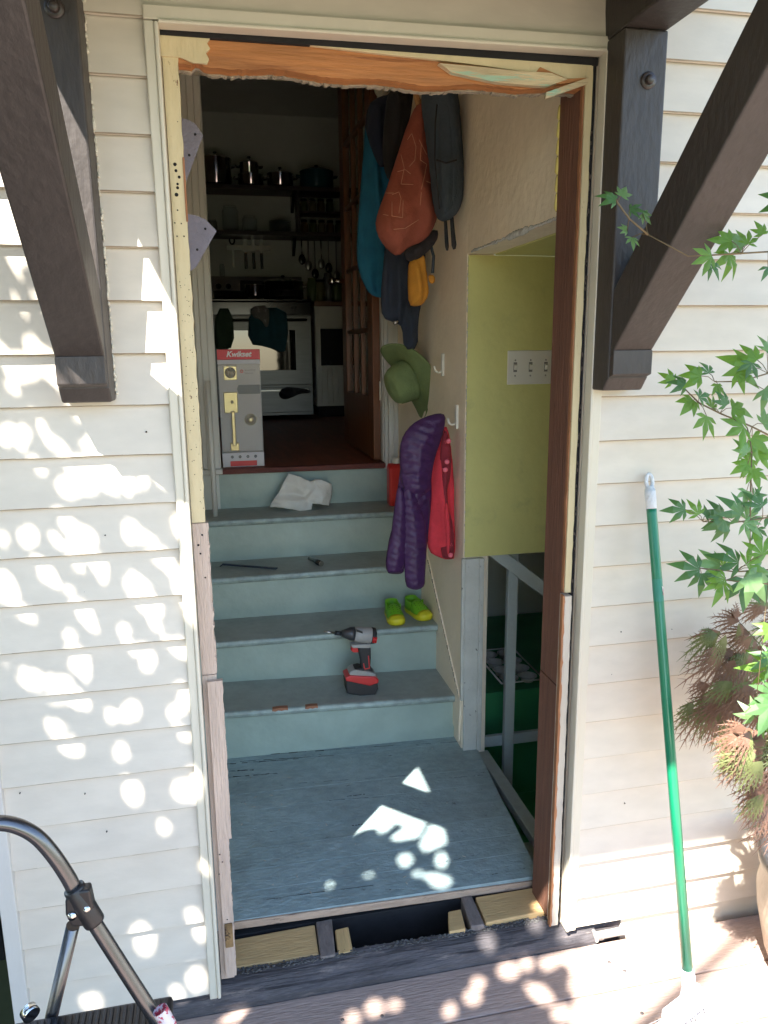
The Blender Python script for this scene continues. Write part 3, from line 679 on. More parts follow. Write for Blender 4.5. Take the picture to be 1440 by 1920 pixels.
# ------------------------------------------------------------------ big shade tree (between the sun and the wall): crown with the gaps the light comes through
def px_poly(pts, base, sc_, plane):
    out = []
    for (u, v) in pts:
        p = P(base[0]+u/sc_, base[1]+v/sc_, **plane)
        t = p[1]; out.append((p[0]-.85*t, p[2]+1.88*t))        # carried back along the sun to the wall plane
    return np.array(out)
def ell(cx, cy, rx, ry, n=10): return [(cx+rx*math.cos(2*math.pi*k/n), cy+ry*math.sin(2*math.pi*k/n)) for k in range(n)]
LIT = []
def A(*shapes, base, sc, plane):
    for s_ in shapes:
        LIT.append(px_poly(ell(*s_) if not isinstance(s_[0], tuple) else s_, base, sc, plane))
W = dict(y=-.006)
A((60,280,60,90),(160,300,60,100),[(235,150),(275,145),(330,260),(480,385),(490,405),(360,400),(300,310)],[(560,385),(620,285),(770,385),(760,400),(560,405)],(520,130,40,30),
  [(400,465),(820,455),(950,640),(880,720),(770,600),(820,700),(760,690),(690,640),(640,700),(570,690),(480,735),(380,640),(400,570),(490,550)],(930,490,50,35),(980,600,30,55),
  [(990,455),(1040,470),(1160,600),(1140,665),(1090,640)],(270,500,40,40),(40,990,35,60),(205,970,65,90),[(330,950),(380,940),(490,1060),(400,1060)],
  [(390,810),(450,805),(530,880),(640,920),(675,1000),(650,1060),(500,1060),(480,980),(400,870)],[(840,850),(920,850),(960,920),(1110,1010),(1100,1030),(900,1030),(830,950)],
  [(1160,850),(1220,790),(1290,820),(1290,1040),(1200,980)],[(0,1150),(80,1230),(170,1395),(-60,1405)],[(240,1140),(330,1135),(420,1280),(390,1320),(280,1260)],(520,1160,50,30),
  [(570,1115),(710,1110),(735,1280),(690,1290),(640,1190)],(490,1345,40,30),[(980,1095),(1160,1085),(1225,1230),(1180,1270),(1130,1190)],[(890,1200),(1040,1300),(1030,1345),(860,1350),(860,1270)],
  [(1240,1160),(1300,1180),(1330,1440),(1240,1440),(1180,1320)], base=(0,740), sc=3.6, plane=W)
A([(60,90),(220,80),(245,180),(200,170)],[(495,60),(600,55),(680,230),(640,250),(540,150)],(490,280,45,45),(860,245,45,50),[(900,35),(1085,25),(1100,130),(1060,150),(1130,255),(1050,250),(1000,140)],(1290,90,40,110),
  (50,450,35,35),[(140,480),(240,490),(300,540),(380,550),(480,545),(535,620),(220,645),(150,590)],[(490,365),(590,360),(620,520),(600,585),(470,480)],(905,360,40,30),(1000,430,55,90),[(1110,315),(1270,305),(1285,435),(1200,400)],
  [(300,695),(590,665),(605,745),(560,760),(440,710)],(765,815,40,60),(895,775,65,85),(1190,795,50,55),(1250,690,50,95),[(325,830),(400,840),(490,920),(330,935)],[(380,980),(545,965),(560,1060),(480,1080),(400,1030)],
  (825,1050,45,70),(1240,930,45,40),(895,1315,60,85),[(1180,1240),(1380,1230),(1400,1390),(1230,1390),(1170,1330)], base=(0,1120), sc=3.6, plane=W)
A((760,40,50,60),(925,215,38,42),(1100,720,42,40),(1130,800,38,58),(815,850,55,90),(1110,1070,55,70),(1010,1150,40,40),(525,1200,65,45), base=(0,1480), sc=3, plane=W)
FL = dict(z=-.062)
A([(265,910),(380,760),(450,690),(540,610),(750,620),(970,730),(900,900),(830,930),(740,800),(690,780),(560,890),(500,830),(400,850)],[(1020,760),(1100,780),(1135,970),(950,1050),(900,980)],
  [(640,920),(760,830),(880,850),(890,910),(680,950)],(770,1120,60,60),(1095,1120,50,80),(885,1240,40,28),(1090,1315,90,60),(1000,1270,60,38),(445,1260,35,25),(95,1350,25,40), base=(600,1380), sc=4.8, plane=FL)
LIT_BIG = [px_poly([(715,380),(880,210),(1010,470)], (600,1380), 4.8, FL)]
DK = dict(z=-.15)
A((530,850,38,38),(500,930,45,45),(370,1005,34,42),(700,780,60,50),(600,650,45,50),(800,740,35,45),[(790,850),(900,860),(965,950),(900,980),(820,920)],(1000,1020,60,50),(1130,1010,45,50),(60,975,40,30),(870,560,40,40),(920,460,60,40), base=(720,1560), sc=3, plane=DK)
A([(150,1290),(330,1190),(390,1190),(300,1290)],(1085,1260,50,50),(1230,1190,55,60),(820,450,30,25),(605,700,30,25), base=(360,1560), sc=3.6, plane=DK)
A([(870,720),(1100,650),(1100,690),(1080,900),(1040,900),(1060,770),(1000,735),(900,790)],[(1150,670),(2200,400),(2400,2000),(1330,1080),(1280,900),(1400,830)], base=(720,1560), sc=3, plane=DK)
LIT_BIG.append(np.array([(.90,.16),(3.0,.16),(3.0,-2.2),(1.1,-1.0),(1.0,-.16),(.93,-.16)]))
UP = dict(y=-.006)
upper = np.array([(-.75,1.36),(-.02,1.33),(.07,1.16),(.3,.95),(.2,2.3),(-.75,2.3)])
SHADE = [px_poly(p_, (0,320), 4, UP) for p_ in ([(-60,620),(20,640),(60,730),(110,970),(-60,900)],[(170,800),(270,800),(320,960),(180,960)],[(-60,1080),(0,1080),(130,1130),(160,1240),(110,1340),(0,1240),(-60,1200)],
        [(235,1060),(300,1060),(440,1300),(400,1310),(290,1180)],[(200,1575),(330,1660),(450,1750),(220,1750)],[(-60,1480),(10,1510),(55,1640),(50,1750),(-60,1750)])]
def inpoly(G, po):
    ins = np.zeros(len(G), bool)
    for a, b in zip(po, np.roll(po, -1, 0)):
        c = (a[1] > G[:,1]) != (b[1] > G[:,1]); xi = (b[0]-a[0])*(G[:,1]-a[1])/(b[1]-a[1]+1e-12)+a[0]; ins ^= c & (G[:,0] < xi)
    return ins
def polydist(G, po):
    d = np.full(len(G), 9.)
    for a, b in zip(po, np.roll(po, -1, 0)):
        ab = b-a; t = np.clip(((G-a)@ab)/(ab@ab+1e-12), 0, 1); d = np.minimum(d, np.linalg.norm(G-(a+t[:,None]*ab), axis=1))
    k = inpoly(G, po); d[k] = -d[k]; return d
def lit_gap(G):   # distance of each point to the nearest gap
    d = np.full(len(G), 9.)
    for po in LIT: d = np.minimum(d, polydist(G, po)+.005)
    for po in LIT_BIG: d = np.minimum(d, polydist(G, po))
    u_ = polydist(G, upper)
    for po in SHADE:
        k = polydist(G, po) < .004; u_[k] = .024
    return np.minimum(d, u_)
e1 = SUN.cross(Vector((0,1,0))).normalized(); e2 = SUN.cross(e1)
TM = np.array([[e1.x, e1.z], [e2.x, e2.z]]); TI = np.linalg.inv(TM)      # wall plane <-> plane square to the sun
LIT = [po @ TM.T for po in LIT]; LIT_BIG = [po @ TM.T for po in LIT_BIG]; upper = upper @ TM.T; SHADE = [po @ TM.T for po in SHADE]
def grid(x0, x1, z0, z1, sp_):
    cn = np.array([(x0,z0),(x1,z0),(x1,z1),(x0,z1)]) @ TM.T; lo, hi = cn.min(0), cn.max(0)
    a, b = np.meshgrid(np.arange(lo[0], hi[0], sp_), np.arange(lo[1], hi[1], sp_*.87)); g_ = np.stack([a.ravel(), b.ravel()], 1)
    g_ += rng.uniform(-sp_*.45, sp_*.45, g_.shape); w_ = g_ @ TI.T
    return g_[(w_[:,0]>x0)&(w_[:,0]<x1)&(w_[:,1]>z0)&(w_[:,1]<z1)]
ga = grid(-.75, 2.4, -1.3, 2.2, .015); da = lit_gap(ga); k_ = (da > .016) & (da < .05); ga, da = ga[k_], da[k_]
ge = grid(-.6, 1.9, -1.2, 2.2, .0075); de = lit_gap(ge); k_ = (de > .0055) & (de < .018); ga = np.concatenate([ga, ge[k_]]); da = np.concatenate([da, de[k_]])
gb_ = np.concatenate([grid(-1.6, 3.1, -1.7, 3.3, .034), grid(-1.6, 3.1, -1.7, 3.3, .045)]); db = lit_gap(gb_); k_ = db > .042; gb_, db = gb_[k_], db[k_]
gc = grid(-4.5, .9, -7.5, -1.6, .085); gc2 = grid(-5, -1.5, -1.7, 5, .085); gc = np.concatenate([gc, gc2, grid(-1.5, 1.2, 3.3, 5.2, .085)]); dc_ = np.full(len(gc), .09)  # coarse outer leaves added out of view to cut light on the left
GG = np.concatenate([ga, gb_, gc]); dg_ = np.concatenate([da, db, dc_]); GX = GG @ TI.T
lf = MB(); sv = []; sf = []
for (X, Z), d_ in zip(GX, dg_):
    zl = random.uniform(2.5, 3.4) if d_ < .0899 else random.uniform(3.0, 4.6)
    if d_ < .0899 and X < .12: zl -= .5+.4*random.random()
    tY = max(.8 if X < .12 else 1.0, (zl-Z)/1.88)
    c = Vector((X-.85*tY, -tY, Z+1.88*tY))
    rmax = min(.046, max(.0055, (d_-.001)/1.1)) * random.uniform(.9, 1.0) if d_ < .0899 else .085
    nrm = (SUN + Vector((random.uniform(-.5,.5), random.uniform(-.5,.5), random.uniform(-.3,.5)))).normalized()
    a1 = nrm.orthogonal().normalized(); a2 = nrm.cross(a1); ph = random.uniform(0, 6.28); o_ = len(sv)
    for k in range(10):
        an = ph+2*math.pi*k/10; rr = rmax*(1.1 if k%2 == 0 else .72)
        sv.append(c+(a1*math.cos(an)+a2*math.sin(an))*rr + nrm*random.uniform(-.1,.1)*rr)
    sf.append(tuple(range(o_, o_+10)))
lf.add(sv, sf)
shade = thing('shade_tree', (-2.7,-3.2,-.75), 'tall leafy tree shading the deck, standing behind the viewer', 'tree')
M_canopy = leafmat('shade_tree_leaf', (.06,.12,.03), (.12,.25,.03), .12)
lf.build('crown', M_canopy, shade)
hg = thing('added_hedge', (-2.9,-1.5,-.75), 'long dense hedge outside the view, put in to block sky light from the left wall', 'added_hedge'); hm = MB(); hv = []; hf = []  # leafy screen added out of view to keep sky off the left wall
for k in range(8000):
    c = Vector((-2.9+random.gauss(0,.22), random.uniform(-6,2.4), random.uniform(-.7,3.3))); nr = Vector((random.gauss(0,1),random.gauss(0,1),random.gauss(0,1))).normalized(); a1 = nr.orthogonal().normalized()*random.uniform(.05,.09); a2 = nr.cross(a1); o_ = len(hv)
    hv += [c+a1, c+a2*.6, c-a1, c-a2*.6]; hf.append((o_,o_+1,o_+2,o_+3))
hm.add(hv, hf); hm.build('foliage', leafmat('added_hedge_leaf', (.035,.07,.02), (.06,.12,.02), .1), hg)
hg2 = thing('added_hedge', (-1.7,-5.0,-.75), 'tall hedge behind the viewer, put in to shade the left wall', 'added_hedge'); hm = MB(); hv = []; hf = []  # second screen added behind the viewer to darken the left wall
for k in range(6000):
    c = Vector((random.uniform(-3.2,-1.3), -5.0+random.gauss(0,.25), random.uniform(-.7,3.2))); nr = Vector((random.gauss(0,1),random.gauss(0,1),random.gauss(0,1))).normalized(); a1 = nr.orthogonal().normalized()*random.uniform(.05,.09); a2 = nr.cross(a1); o_ = len(hv)
    hv += [c+a1, c+a2*.6, c-a1, c-a2*.6]; hf.append((o_,o_+1,o_+2,o_+3))
hm.add(hv, hf); hm.build('foliage', MATS['added_hedge_leaf'], hg2)
M_bark = mat('bark', (.10,.075,.055), .9, .3, 10, (3,3,.5), bump=.8, bscale=20)
tr = MB(); tr.tube([(-2.7,-3.2,-.8),(-2.68,-3.15,.8),(-2.6,-3.0,2.2),(-2.3,-2.7,3.2)], [.14,.11,.09,.07], 12)
for tgt in ((-1.9,-1.6,4.6),(-2.9,-2.3,4.9),(-1.2,-2.3,4.9),(-.3,-2.4,4.6)):
    m_ = Vector((-2.3,-2.7,3.1)); t_ = Vector(tgt); tr.tube([m_, m_.lerp(t_,.5)+Vector((0,-.15,.15)), t_], [.05,.03,.01], 8)
tr.build('trunk', M_bark, shade)

# ------------------------------------------------------------------ maples and pot on the right
def palmate(mb, c, nrm, tip, L_, lobes=5, width=.2, curl=.15, spread=1.15):
    mb.cur = random.choice((0,0,1,1,2)); curl = random.uniform(.02,.38); width *= random.uniform(.8,1.1)
    """one palmate leaf: pointed lobes fanned around tip direction"""
    nrm = Vector(nrm).normalized(); tip = Vector(tip); tip = (tip-nrm*tip.dot(nrm)).normalized(); sd = nrm.cross(tip); c = Vector(c)
    ks = np.linspace(-1, 1, lobes)
    for k in ks:
        a = k*spread*1.15; d = tip*math.cos(a)+sd*math.sin(a); l_ = L_*(1-.45*abs(k)**1.6)*random.uniform(.9,1.08); wv = nrm.cross(d)*(l_*width)
        e = c + d*l_ - nrm*(l_*curl)
        mid = c + d*l_*.5 + nrm*l_*.03
        vs = [c, mid-wv*.9-nrm*l_*.03, c+d*l_*.72-wv*.55-nrm*l_*curl*.4, e, c+d*l_*.72+wv*.55-nrm*l_*curl*.4, mid+wv*.9-nrm*l_*.03, mid, c+d*l_*.25-wv*.5, c+d*l_*.25+wv*.5]
        mb.add(vs, [(0,6,1,7),(0,8,5,6),(6,2,1),(6,3,2),(6,4,3),(6,5,4)])
def branch_px(pts, y, jy=0):   # measured twig path, y may vary
    out = []
    for k, (u, v) in enumerate(pts): out.append(Vector(P(u, v, y=y+jy*k/(max(1,len(pts)-1)))))
    return out
M_mapleG = leafmat('green_maple_leaf', (.12,.24,.035), (.26,.50,.04), .4)
M_mapleG2 = leafmat('dark_green_maple_leaf', (.075,.165,.05), (.12,.28,.04), .3)
M_mapleR = leafmat('bronze_lace_leaf', (.27,.15,.105), (.26,.15,.06), .3)
M_mapleRg = leafmat('greenish_lace_leaf', (.19,.21,.08), (.2,.24,.06), .3)
M_twig = mat('maple_twig', (.16,.11,.05), .6, .2, 20)
mg = thing('green_maple', (1.75,-.30,-.15), 'bright green maple with pointed leaves reaching in from the right', 'maple tree')
gl = MB(); gt = MB()
def leaves_along(pts, y, jy, leafs, lmb, tmb, L_, lobes=5, width=.2, spread=1.2, rad=.0016):
    pth = branch_px(pts, y, jy); tmb.tube(pth, [rad*1.2]+[rad]*(len(pth)-2)+[rad*.6], 6)
    for (u, v, ang, s_) in leafs:
        yy = y+jy*.5+random.uniform(-.04,.04); c = Vector(P(u, v, y=yy))
        a = R(ang); tip = Vector((math.cos(a), random.uniform(-.25,.25), math.sin(a)))
        nrm = Vector((random.uniform(-.35,.35), -1, random.uniform(.2,.8)))
        palmate(lmb, c, nrm, tip, L_*s_, lobes, width, .12, spread)
        # petiole to closest twig point
        best = min(pth, key=lambda q_: (q_-c).length)
        tmb.tube([c, c.lerp(best,.5)+Vector((0,0,.004)), best], rad*.45, 5)
LS = .074
# upper sprig crossing the bracket
leaves_along([(1215,440),(1180,410),(1158,380),(1150,365)], -.30, 0, [(1155,375,150,.55),(1165,368,60,.4),(1180,392,-20,.45),(1205,400,-50,.35),(1185,445,-100,.4),(1176,432,160,.3)], gl, gt, LS)
leaves_along([(1500,470),(1440,472),(1390,475),(1340,478),(1318,480)], -.33, 0, [(1368,476,-110,.75),(1395,462,130,.7),(1402,458,75,.5),(1335,480,200,.65),(1330,492,-60,.5),(1372,452,165,.6),(1430,440,110,.4),(1440,500,-90,.5)], gl, gt, LS)
leaves_along([(1500,690),(1440,700),(1390,715),(1340,716)], -.35, 0, [(1405,690,150,.85),(1380,700,-40,.7),(1345,720,-90,.45),(1315,705,170,.6),(1330,700,100,.5),(1420,675,120,.6),(1438,660,60,.6),(1410,680,-110,.5),(1432,730,-60,.7)], gl, gt, LS)
leaves_along([(1470,830),(1410,800),(1350,775),(1310,755),(1270,715)], -.33, 0, [(1262,715,140,.45),(1285,722,160,.5),(1300,750,-130,.6),(1310,745,20,.5),(1325,780,-110,.75),(1335,765,60,.45),(1372,765,-20,.75),(1362,760,120,.5),(1395,800,-160,.85),(1410,820,-50,.7),(1430,795,40,.6),(1400,835,-90,.6)], gl, gt, LS)
leaves_along([(1408,1100),(1406,1000),(1408,900),(1410,850)], -.36, 0, [(1408,860,-120,.6),(1420,850,-30,.6),(1402,870,200,.5),(1412,880,-80,.6),(1400,920,-115,.5),(1412,930,0,.45),(1400,850,120,.5)], gl, gt, LS)
leaves_along([(1480,960),(1430,972),(1375,980),(1318,978)], -.36, 0, [(1285,955,170,.6),(1310,965,120,.55),(1322,968,30,.4),(1355,970,160,.8),(1358,975,-120,.7),(1390,965,130,.8),(1400,975,40,.7),(1395,980,-50,.6),(1430,950,120,.7),(1440,965,-30,.7),(1420,990,-80,.5)], gl, gt, LS)
leaves_along([(1500,1050),(1440,1068),(1380,1072),(1310,1065)], -.38, 0, [(1312,1068,160,.8),(1315,1075,-95,.6),(1350,1060,170,.85),(1355,1062,60,.5),(1385,1055,140,.9),(1400,1060,30,.8),(1410,1065,-60,.8),(1430,1040,100,.7),(1345,1080,-150,.4),(1440,1075,-100,.7)], gl, gt, LS)
leaves_along([(1500,1100),(1440,1095),(1360,1088)], -.46, 0, [(1355,1090,-120,.7),(1395,1085,-100,.9),(1400,1080,-50,.9),(1360,1085,190,.5),(1438,1090,-90,.9),(1445,1180,190,.5),(1450,1250,170,.9),(1450,1300,200,.9),(1448,1320,-120,.9),(1415,1345,130,.6),(1425,1350,-60,.6),(1450,1230,-150,.8)], gl, gt, LS)
for k in range(120):
    u, v = random.uniform(1475,1800), random.uniform(350,1400)
    c = Vector(P(u, v, y=random.uniform(-.6,-.15))); a = random.uniform(0,6.28)
    palmate(gl, c, (random.uniform(-.4,.4),-1,.5), (math.cos(a),0,math.sin(a)), LS*random.uniform(.6,1), 5, .2, .12, 1.2)
# longer branches back to the stem
stem = [(1.85,-.30,-.14),(1.83,-.31,.4),(1.80,-.3,.9),(1.78,-.28,1.5),(1.8,-.3,2.0)]
gt.tube(stem, [.018,.014,.011,.008,.004], 8)
for (u, v, yy, zz_) in ((1500,470,-.33,1.45),(1500,690,-.35,1.2),(1470,830,-.33,1.05),(1480,960,-.36,.9),(1500,1050,-.38,.8),(1500,1100,-.46,.75)):
    a = Vector(P(u,v,y=yy)); gt.tube([a, a.lerp(Vector((1.8,-.3,zz_)),.5)+Vector((0,0,.02)), Vector((1.8,-.3,zz_-.1))], [.0018,.003,.005], 6)
gt.tube([P(1215,440,y=-.30), P(1290,480,y=-.31), P(1390,476,y=-.33)], .0012, 5)
gt.tube([P(1410,850,y=-.36), P(1405,815,y=-.34), P(1400,800,y=-.33)], .0012, 5)
gl.build('foliage', [M_mapleG, M_mapleG2, leafmat('pale_green_maple_leaf', (.15,.27,.10), (.25,.45,.08), .35)], mg); gt.build('trunk', M_twig, mg)
rm = thing('bronze_maple', (1.58,-.28,.02), 'bronze lace leaf maple growing from the tan pot', 'maple shrub')
ll = MB(); lt = MB()
def lace(u, v, ang, s_, y):
    c = Vector(P(u, v, y=y)); a = R(ang); tip = Vector((math.cos(a), random.uniform(-.2,.2), math.sin(a)))
    nrm = Vector((random.uniform(-.5,.5), -1, random.uniform(.1,.7))).normalized(); tip = (tip-nrm*tip.dot(nrm)).normalized(); sd = nrm.cross(tip)
    for k in np.linspace(-1, 1, 7):
        b = k*.72; d = tip*math.cos(b)+sd*math.sin(b); L_ = .088*s_*(1-.35*abs(k))*random.uniform(.85,1.1); pv = c.copy(); w_ = .0022
        sp_ = nrm.cross(d)
        pts = [c + d*L_*t - nrm*L_*.25*t*t + Vector((0,0,-L_*.35*t*t)) for t in (0,.35,.7,1)]
        for i, ww in enumerate((.0018,.0028,.0018)):
            p0, p1 = pts[i], pts[i+1]; nw = (.0028,.0018,.0002)[i]
            ll.add([p0-sp_*ww, p0+sp_*ww, p1+sp_*nw, p1-sp_*nw], [(0,1,2,3)])
        for t in (.3,.45,.6,.75):
            for sg in (-1,1):
                q_ = c + d*L_*t - nrm*L_*.25*t*t + Vector((0,0,-L_*.35*t*t)); e = q_ + (d*.75+sp_*sg*.6)*L_*.24 - Vector((0,0,L_*.05))
                ll.add([q_-d*.0018, q_+d*.0022, e], [(0,1,2)])
def cluster(u0, v0, u1, v1, n, y0, y1, base=200, sp_=45, s_=1):
    for _ in range(n): lace(random.uniform(u0,u1), random.uniform(v0,v1), base+random.uniform(-sp_,sp_), random.uniform(.7,1.15)*s_, random.uniform(y0,y1))
for (u,v,a,s_) in ((1385,1165,150,.8),(1380,1160,60,.6),(1350,1185,200,.9),(1345,1190,160,.6),(1385,1170,-60,.5),(1430,1140,180,.7),(1345,1215,210,.8),(1375,1220,190,.9),(1320,1330,215,1.1),(1335,1310,200,1.1),(1300,1320,210,.8),(1360,1350,-70,.9),(1340,1345,-110,.7),(1370,1280,200,.9),(1330,1285,190,.6)): lace(u,v,a,s_,-.2)
cluster(1340,1170,1440,1260,12,-.28,-.14); cluster(1340,1270,1440,1340,15,-.30,-.14,205,40); cluster(1440,1130,1640,1400,45,-.45,-.1,180,120)
cluster(1395,1180,1440,1330,10,-.25,-.12)
cluster(1385,1345,1440,1440,20,-.48,-.34,205,35,.9); cluster(1410,1460,1450,1520,6,-.45,-.38,215,30,.9); cluster(1440,1330,1600,1560,40,-.5,-.25,200,90)
pot_c = Vector((1.60,-.27,0))
lt.tube([(1.60,-.27,.14),(1.58,-.27,.30),(1.52,-.28,.45),(1.42,-.28,.55)], [.014,.011,.008,.003], 8)
for (u,v,yy) in ((1385,1165,-.2),(1345,1190,-.2),(1330,1310,-.2),(1370,1280,-.2),(1400,1370,-.4),(1430,1480,-.42),(1440,1200,-.2)):
    a = Vector(P(u,v,y=yy)); b = Vector((1.55,-.28,.38)); lt.tube([a, a.lerp(b,.5)+Vector((0,0,.04)), b], [.0008,.002,.004], 6)
for i_ in range(len(ll.mi)): ll.mi[i_] = 1 if (i_//177)%3 == 1 else 0
ll.build('foliage', [M_mapleR, M_mapleRg], rm); lt.build('trunk', M_twig, rm)
pot = MB(); pe_ = P(1431,1650,y=-.27)[0]; rr = .20; pot_c = Vector((pe_+.245,-.27,0))
pot.lathe([(rr*.72,-.15),(rr*.86,-.08),(rr*.97,.02),(rr,.08),(rr*.96,.14),(rr*1.02,.16),(rr*1.02,.18),(rr*.93,.18),(rr*.9,.15),(0,.145)], (pot_c.x,pot_c.y,0), seg=40)
pot.build('plant_pot', mat('tan_glazed_pot',(.42,.33,.25),.5,.2,6,bump=.2), tag=('tan rounded pot at the right edge holding the bronze maple','pot'))

# ------------------------------------------------------------------ broom
bm = thing('broom', (1.2,-.2,-.15), 'green handled broom with white grip leaning on the right siding', 'broom')
top = Vector(P(1216,884,y=-.027)); bot = Vector(P(1290,1826,y=-.33)); dr = (bot-top).normalized(); Lh = (bot-top).length
g1 = top + dr*.088
M_green = mat('green_handle_paint',(.006,.19,.09),.28,.08,10,(1,1,.3),coat=.3,col2=(.25,.3,.26),thr=.78,sharp=.02,cscale=18)
M_whitep = mat('white_textured_plastic',(.72,.73,.74),.5,.05,40,bump=.5,bscale=180)
MB().tube([g1, g1+dr*.01, g1.lerp(bot,.5), bot], [.0118,.0118,.0118,.0118], 20).build('handle', M_green, bm)
sdx = dr.cross(Vector((0,1,0))).normalized()
gp = MB(); gp.tube([top+dr*.040, top+dr*.050, g1, g1+dr*.0005], [.0115,.0128,.0124,.012], 20)
gp.build('grip', M_whitep, bm)
hl = MB(); ctr = top+dr*.022; ring = []
for k in range(25):
    a = 2*math.pi*k/24; ring.append(ctr + sdx*.0082*math.cos(a) + dr*(.0175*math.sin(a)+.002))
hl.tube(ring, .0045, 10, cap=False); hl.tube([top+dr*.034, top+dr*.046],[.010,.0118],16); hl.build('hanging_loop', M_whitep, bm)
# sticker
s0 = top + dr*(.088+.165); stc = MB(); stc.tube([s0, s0+dr*.052], .01195, 20, cap=False); stc.build('sticker', mat('teal_sticker',(.02,.22,.15),.35,.1,20), bm)
lb = MB(); cc = s0+dr*.026; lbp = [cc+Vector((.002,-.0122,.014)), cc+Vector((.0095,-.0095,.006)), cc+Vector((.0095,-.0095,-.013))]
lb.add(lbp, [(0,1,2)]); lb.build('sticker_badge', mat('white_badge',(.75,.72,.7),.4,.05,5), bm)
tx = text_mb('Libman', .0065, cc+Vector((.0085,-.0112,-.011)), ux=(-.15,-.12,1.0), uy=(-.75,-.6,-.2), depth=.0002, align='LEFT'); tx.build('lettering', mat('red_print',(.35,.03,.05),.5,.05,5), bm)
hd_c = bot + Vector((-.01,-.01,0))
MB().tube([bot-dr*.01, bot+dr*.03, hd_c+dr*.055], [.0145,.016,.022], 16).build('ferrule', M_whitep, bm)
bh = MB(); bh.beam(hd_c+dr*.058+Vector((-.075,-.03,0)), hd_c+dr*.058+Vector((.05,.02,0)), (.0,.022,0), (0,0,.014)); bh.build('brush_head', M_whitep, bm, bevel=.006)
br_ = MB()
for k in range(330):
    t = random.random(); o_ = hd_c+dr*.058+Vector((-.075,-.03,0)).lerp(Vector((.05,.02,0)), t)+Vector((0,random.uniform(-.018,.018),-.012))
    e = o_ + Vector(((t-.6)*.10-.02+random.uniform(-.012,.012), random.uniform(-.05,.02), -.05)); e.z = max(e.z, -.147)
    br_.tube([o_, o_.lerp(e,.5)+Vector((0,0,.003)), e], .0005, 4, cap=False)
br_.build('bristles', mat('grey_white_bristle',(.5,.5,.52),.5,.3,30), bm)

# ------------------------------------------------------------------ ladder (near left)
ld = thing('step_ladder', (-.3,-.55,-.15), 'grey tubular step ladder with black clamp standing on the deck', 'step ladder')
M_tube = mat('dark_grey_metal_tube', (.14,.136,.14), .26, .18, 9, (1,1,.4), metal=.85, col2=(.4,.4,.4), thr=.72, sharp=.08, cscale=18)
M_bkpl = mat('black_plastic', (.015,.014,.015), .42, .15, 20, bump=.1)
pts = [P(-150,1640,y=-.55),P(-105,1575,y=-.55),P(-55,1549,y=-.55),P(-10,1543,y=-.55),P(30,1548,y=-.55),P(68,1568,y=-.55),P(100,1603,y=-.55),P(128,1645,y=-.55),P(152,1690,y=-.552),P(215,1790,y=-.56),P(300,1922,y=-.575),P(420,2110,y=-.60)]
cr_pts = []
pv = [Vector(p) for p in pts]
for i in range(len(pv)-1):
    p0, p1, p2, p3 = pv[max(i-1,0)], pv[i], pv[i+1], pv[min(i+2,len(pv)-1)]
    for t in np.linspace(0,1,6)[:-1]:
        cr_pts.append(.5*((2*p1)+(-p0+p2)*t+(2*p0-5*p1+4*p2-p3)*t*t+(-p0+3*p1-3*p2+p3)*t**3))
cr_pts.append(pv[-1]+(pv[-1]-pv[-2])*.02)
last = pv[-1]; dl = (pv[-1]-pv[-2]).normalized(); k_ = (last.z+.15)/(-dl.z); cr_pts.append(last+dl*k_)
MB().tube(cr_pts, .0112, 20).build('handle_rail', M_tube, ld)
# left mirror rail going down out of view
lf0 = pv[0]; MB().tube([lf0, lf0+Vector((-.03,.0,-.10)), Vector((lf0.x-.10,lf0.y-.02,-.148))], .0112, 16).build('rail', M_tube, ld)
a, b = Vector(P(137,1735,y=-.545)), Vector(P(97,1905,y=-.50)); dl = (b-a).normalized(); k_ = (a.z+.15)/(-dl.z)
MB().tube([a, a+dl*k_], .0102, 20).build('rear_leg', M_tube, ld)
cA, cB = Vector(P(138,1664,y=-.552)), Vector(P(178,1730,y=-.557)); dc = (cB-cA).normalized()
MB().tube([cA, cA+dc*.003, cB-dc*.003, cB], [.0150,.0158,.0158,.0150], 24).build('clamp', M_bkpl, ld)
o1 = [P(u,v,y=-.564) for u,v in ((137,1672),(168,1668),(180,1722),(160,1736),(135,1737),(123,1715),(122,1688))]
MB().prism([(p[0],p[2]) for p in o1], 1, -.566, -.545).build('clamp_plate', M_bkpl, ld, bevel=.003)
for (u,v) in ((135,1718),(161,1706)):
    c = P(u,v,y=-.567); MB().lathe([(0,.004),(.0025,.004),(.0035,.0025),(.0062,.002),(.0068,0)], c, (0,-1,0), 20).build('bolt', M_steel2, ld)
tz = P(180,1900,y=-.55)[2]-.022
tyl = MB(); tyl.box(-.36, -.028, -.66, -.515, tz-.022, tz)
tyl.build('top_step', M_bkpl, ld, bevel=.006)
rb = MB()
for x in np.arange(-.345,-.04,.0105): rb.box(x,x+.005,-.652,-.523,tz+.0003,tz+.003)
rb.build('step_ribs', M_bkpl, ld, bevel=.001)
MB().tube([P(52,1893,y=-.55),P(60,1904,y=-.56)], .013, 16).build('knob', M_steel2, ld)
q0, q1 = Vector(P(300,1893,y=-.585)), Vector(P(318,1925,y=-.588))
MB().tube([q0, q1], .0117, 20, cap=False).build('label_sticker', mat('white_red_label',(.6,.55,.58),.4,.1,8,col2=(.4,.03,.08),thr=.53,sharp=.01,cscale=60), ld)

# dark fence beyond the corner
fb = MB()
for k in range(14): fb.box(-2.2+k*.13, -2.2+k*.13+.12, 1.0, 1.03, -.8, .55)
fb.build('garden_fence', mat('dark_fence_stain',(.02,.018,.018),.8,.4,20,bump=.4), tag=('dark board fence seen past the left house corner','fence'))
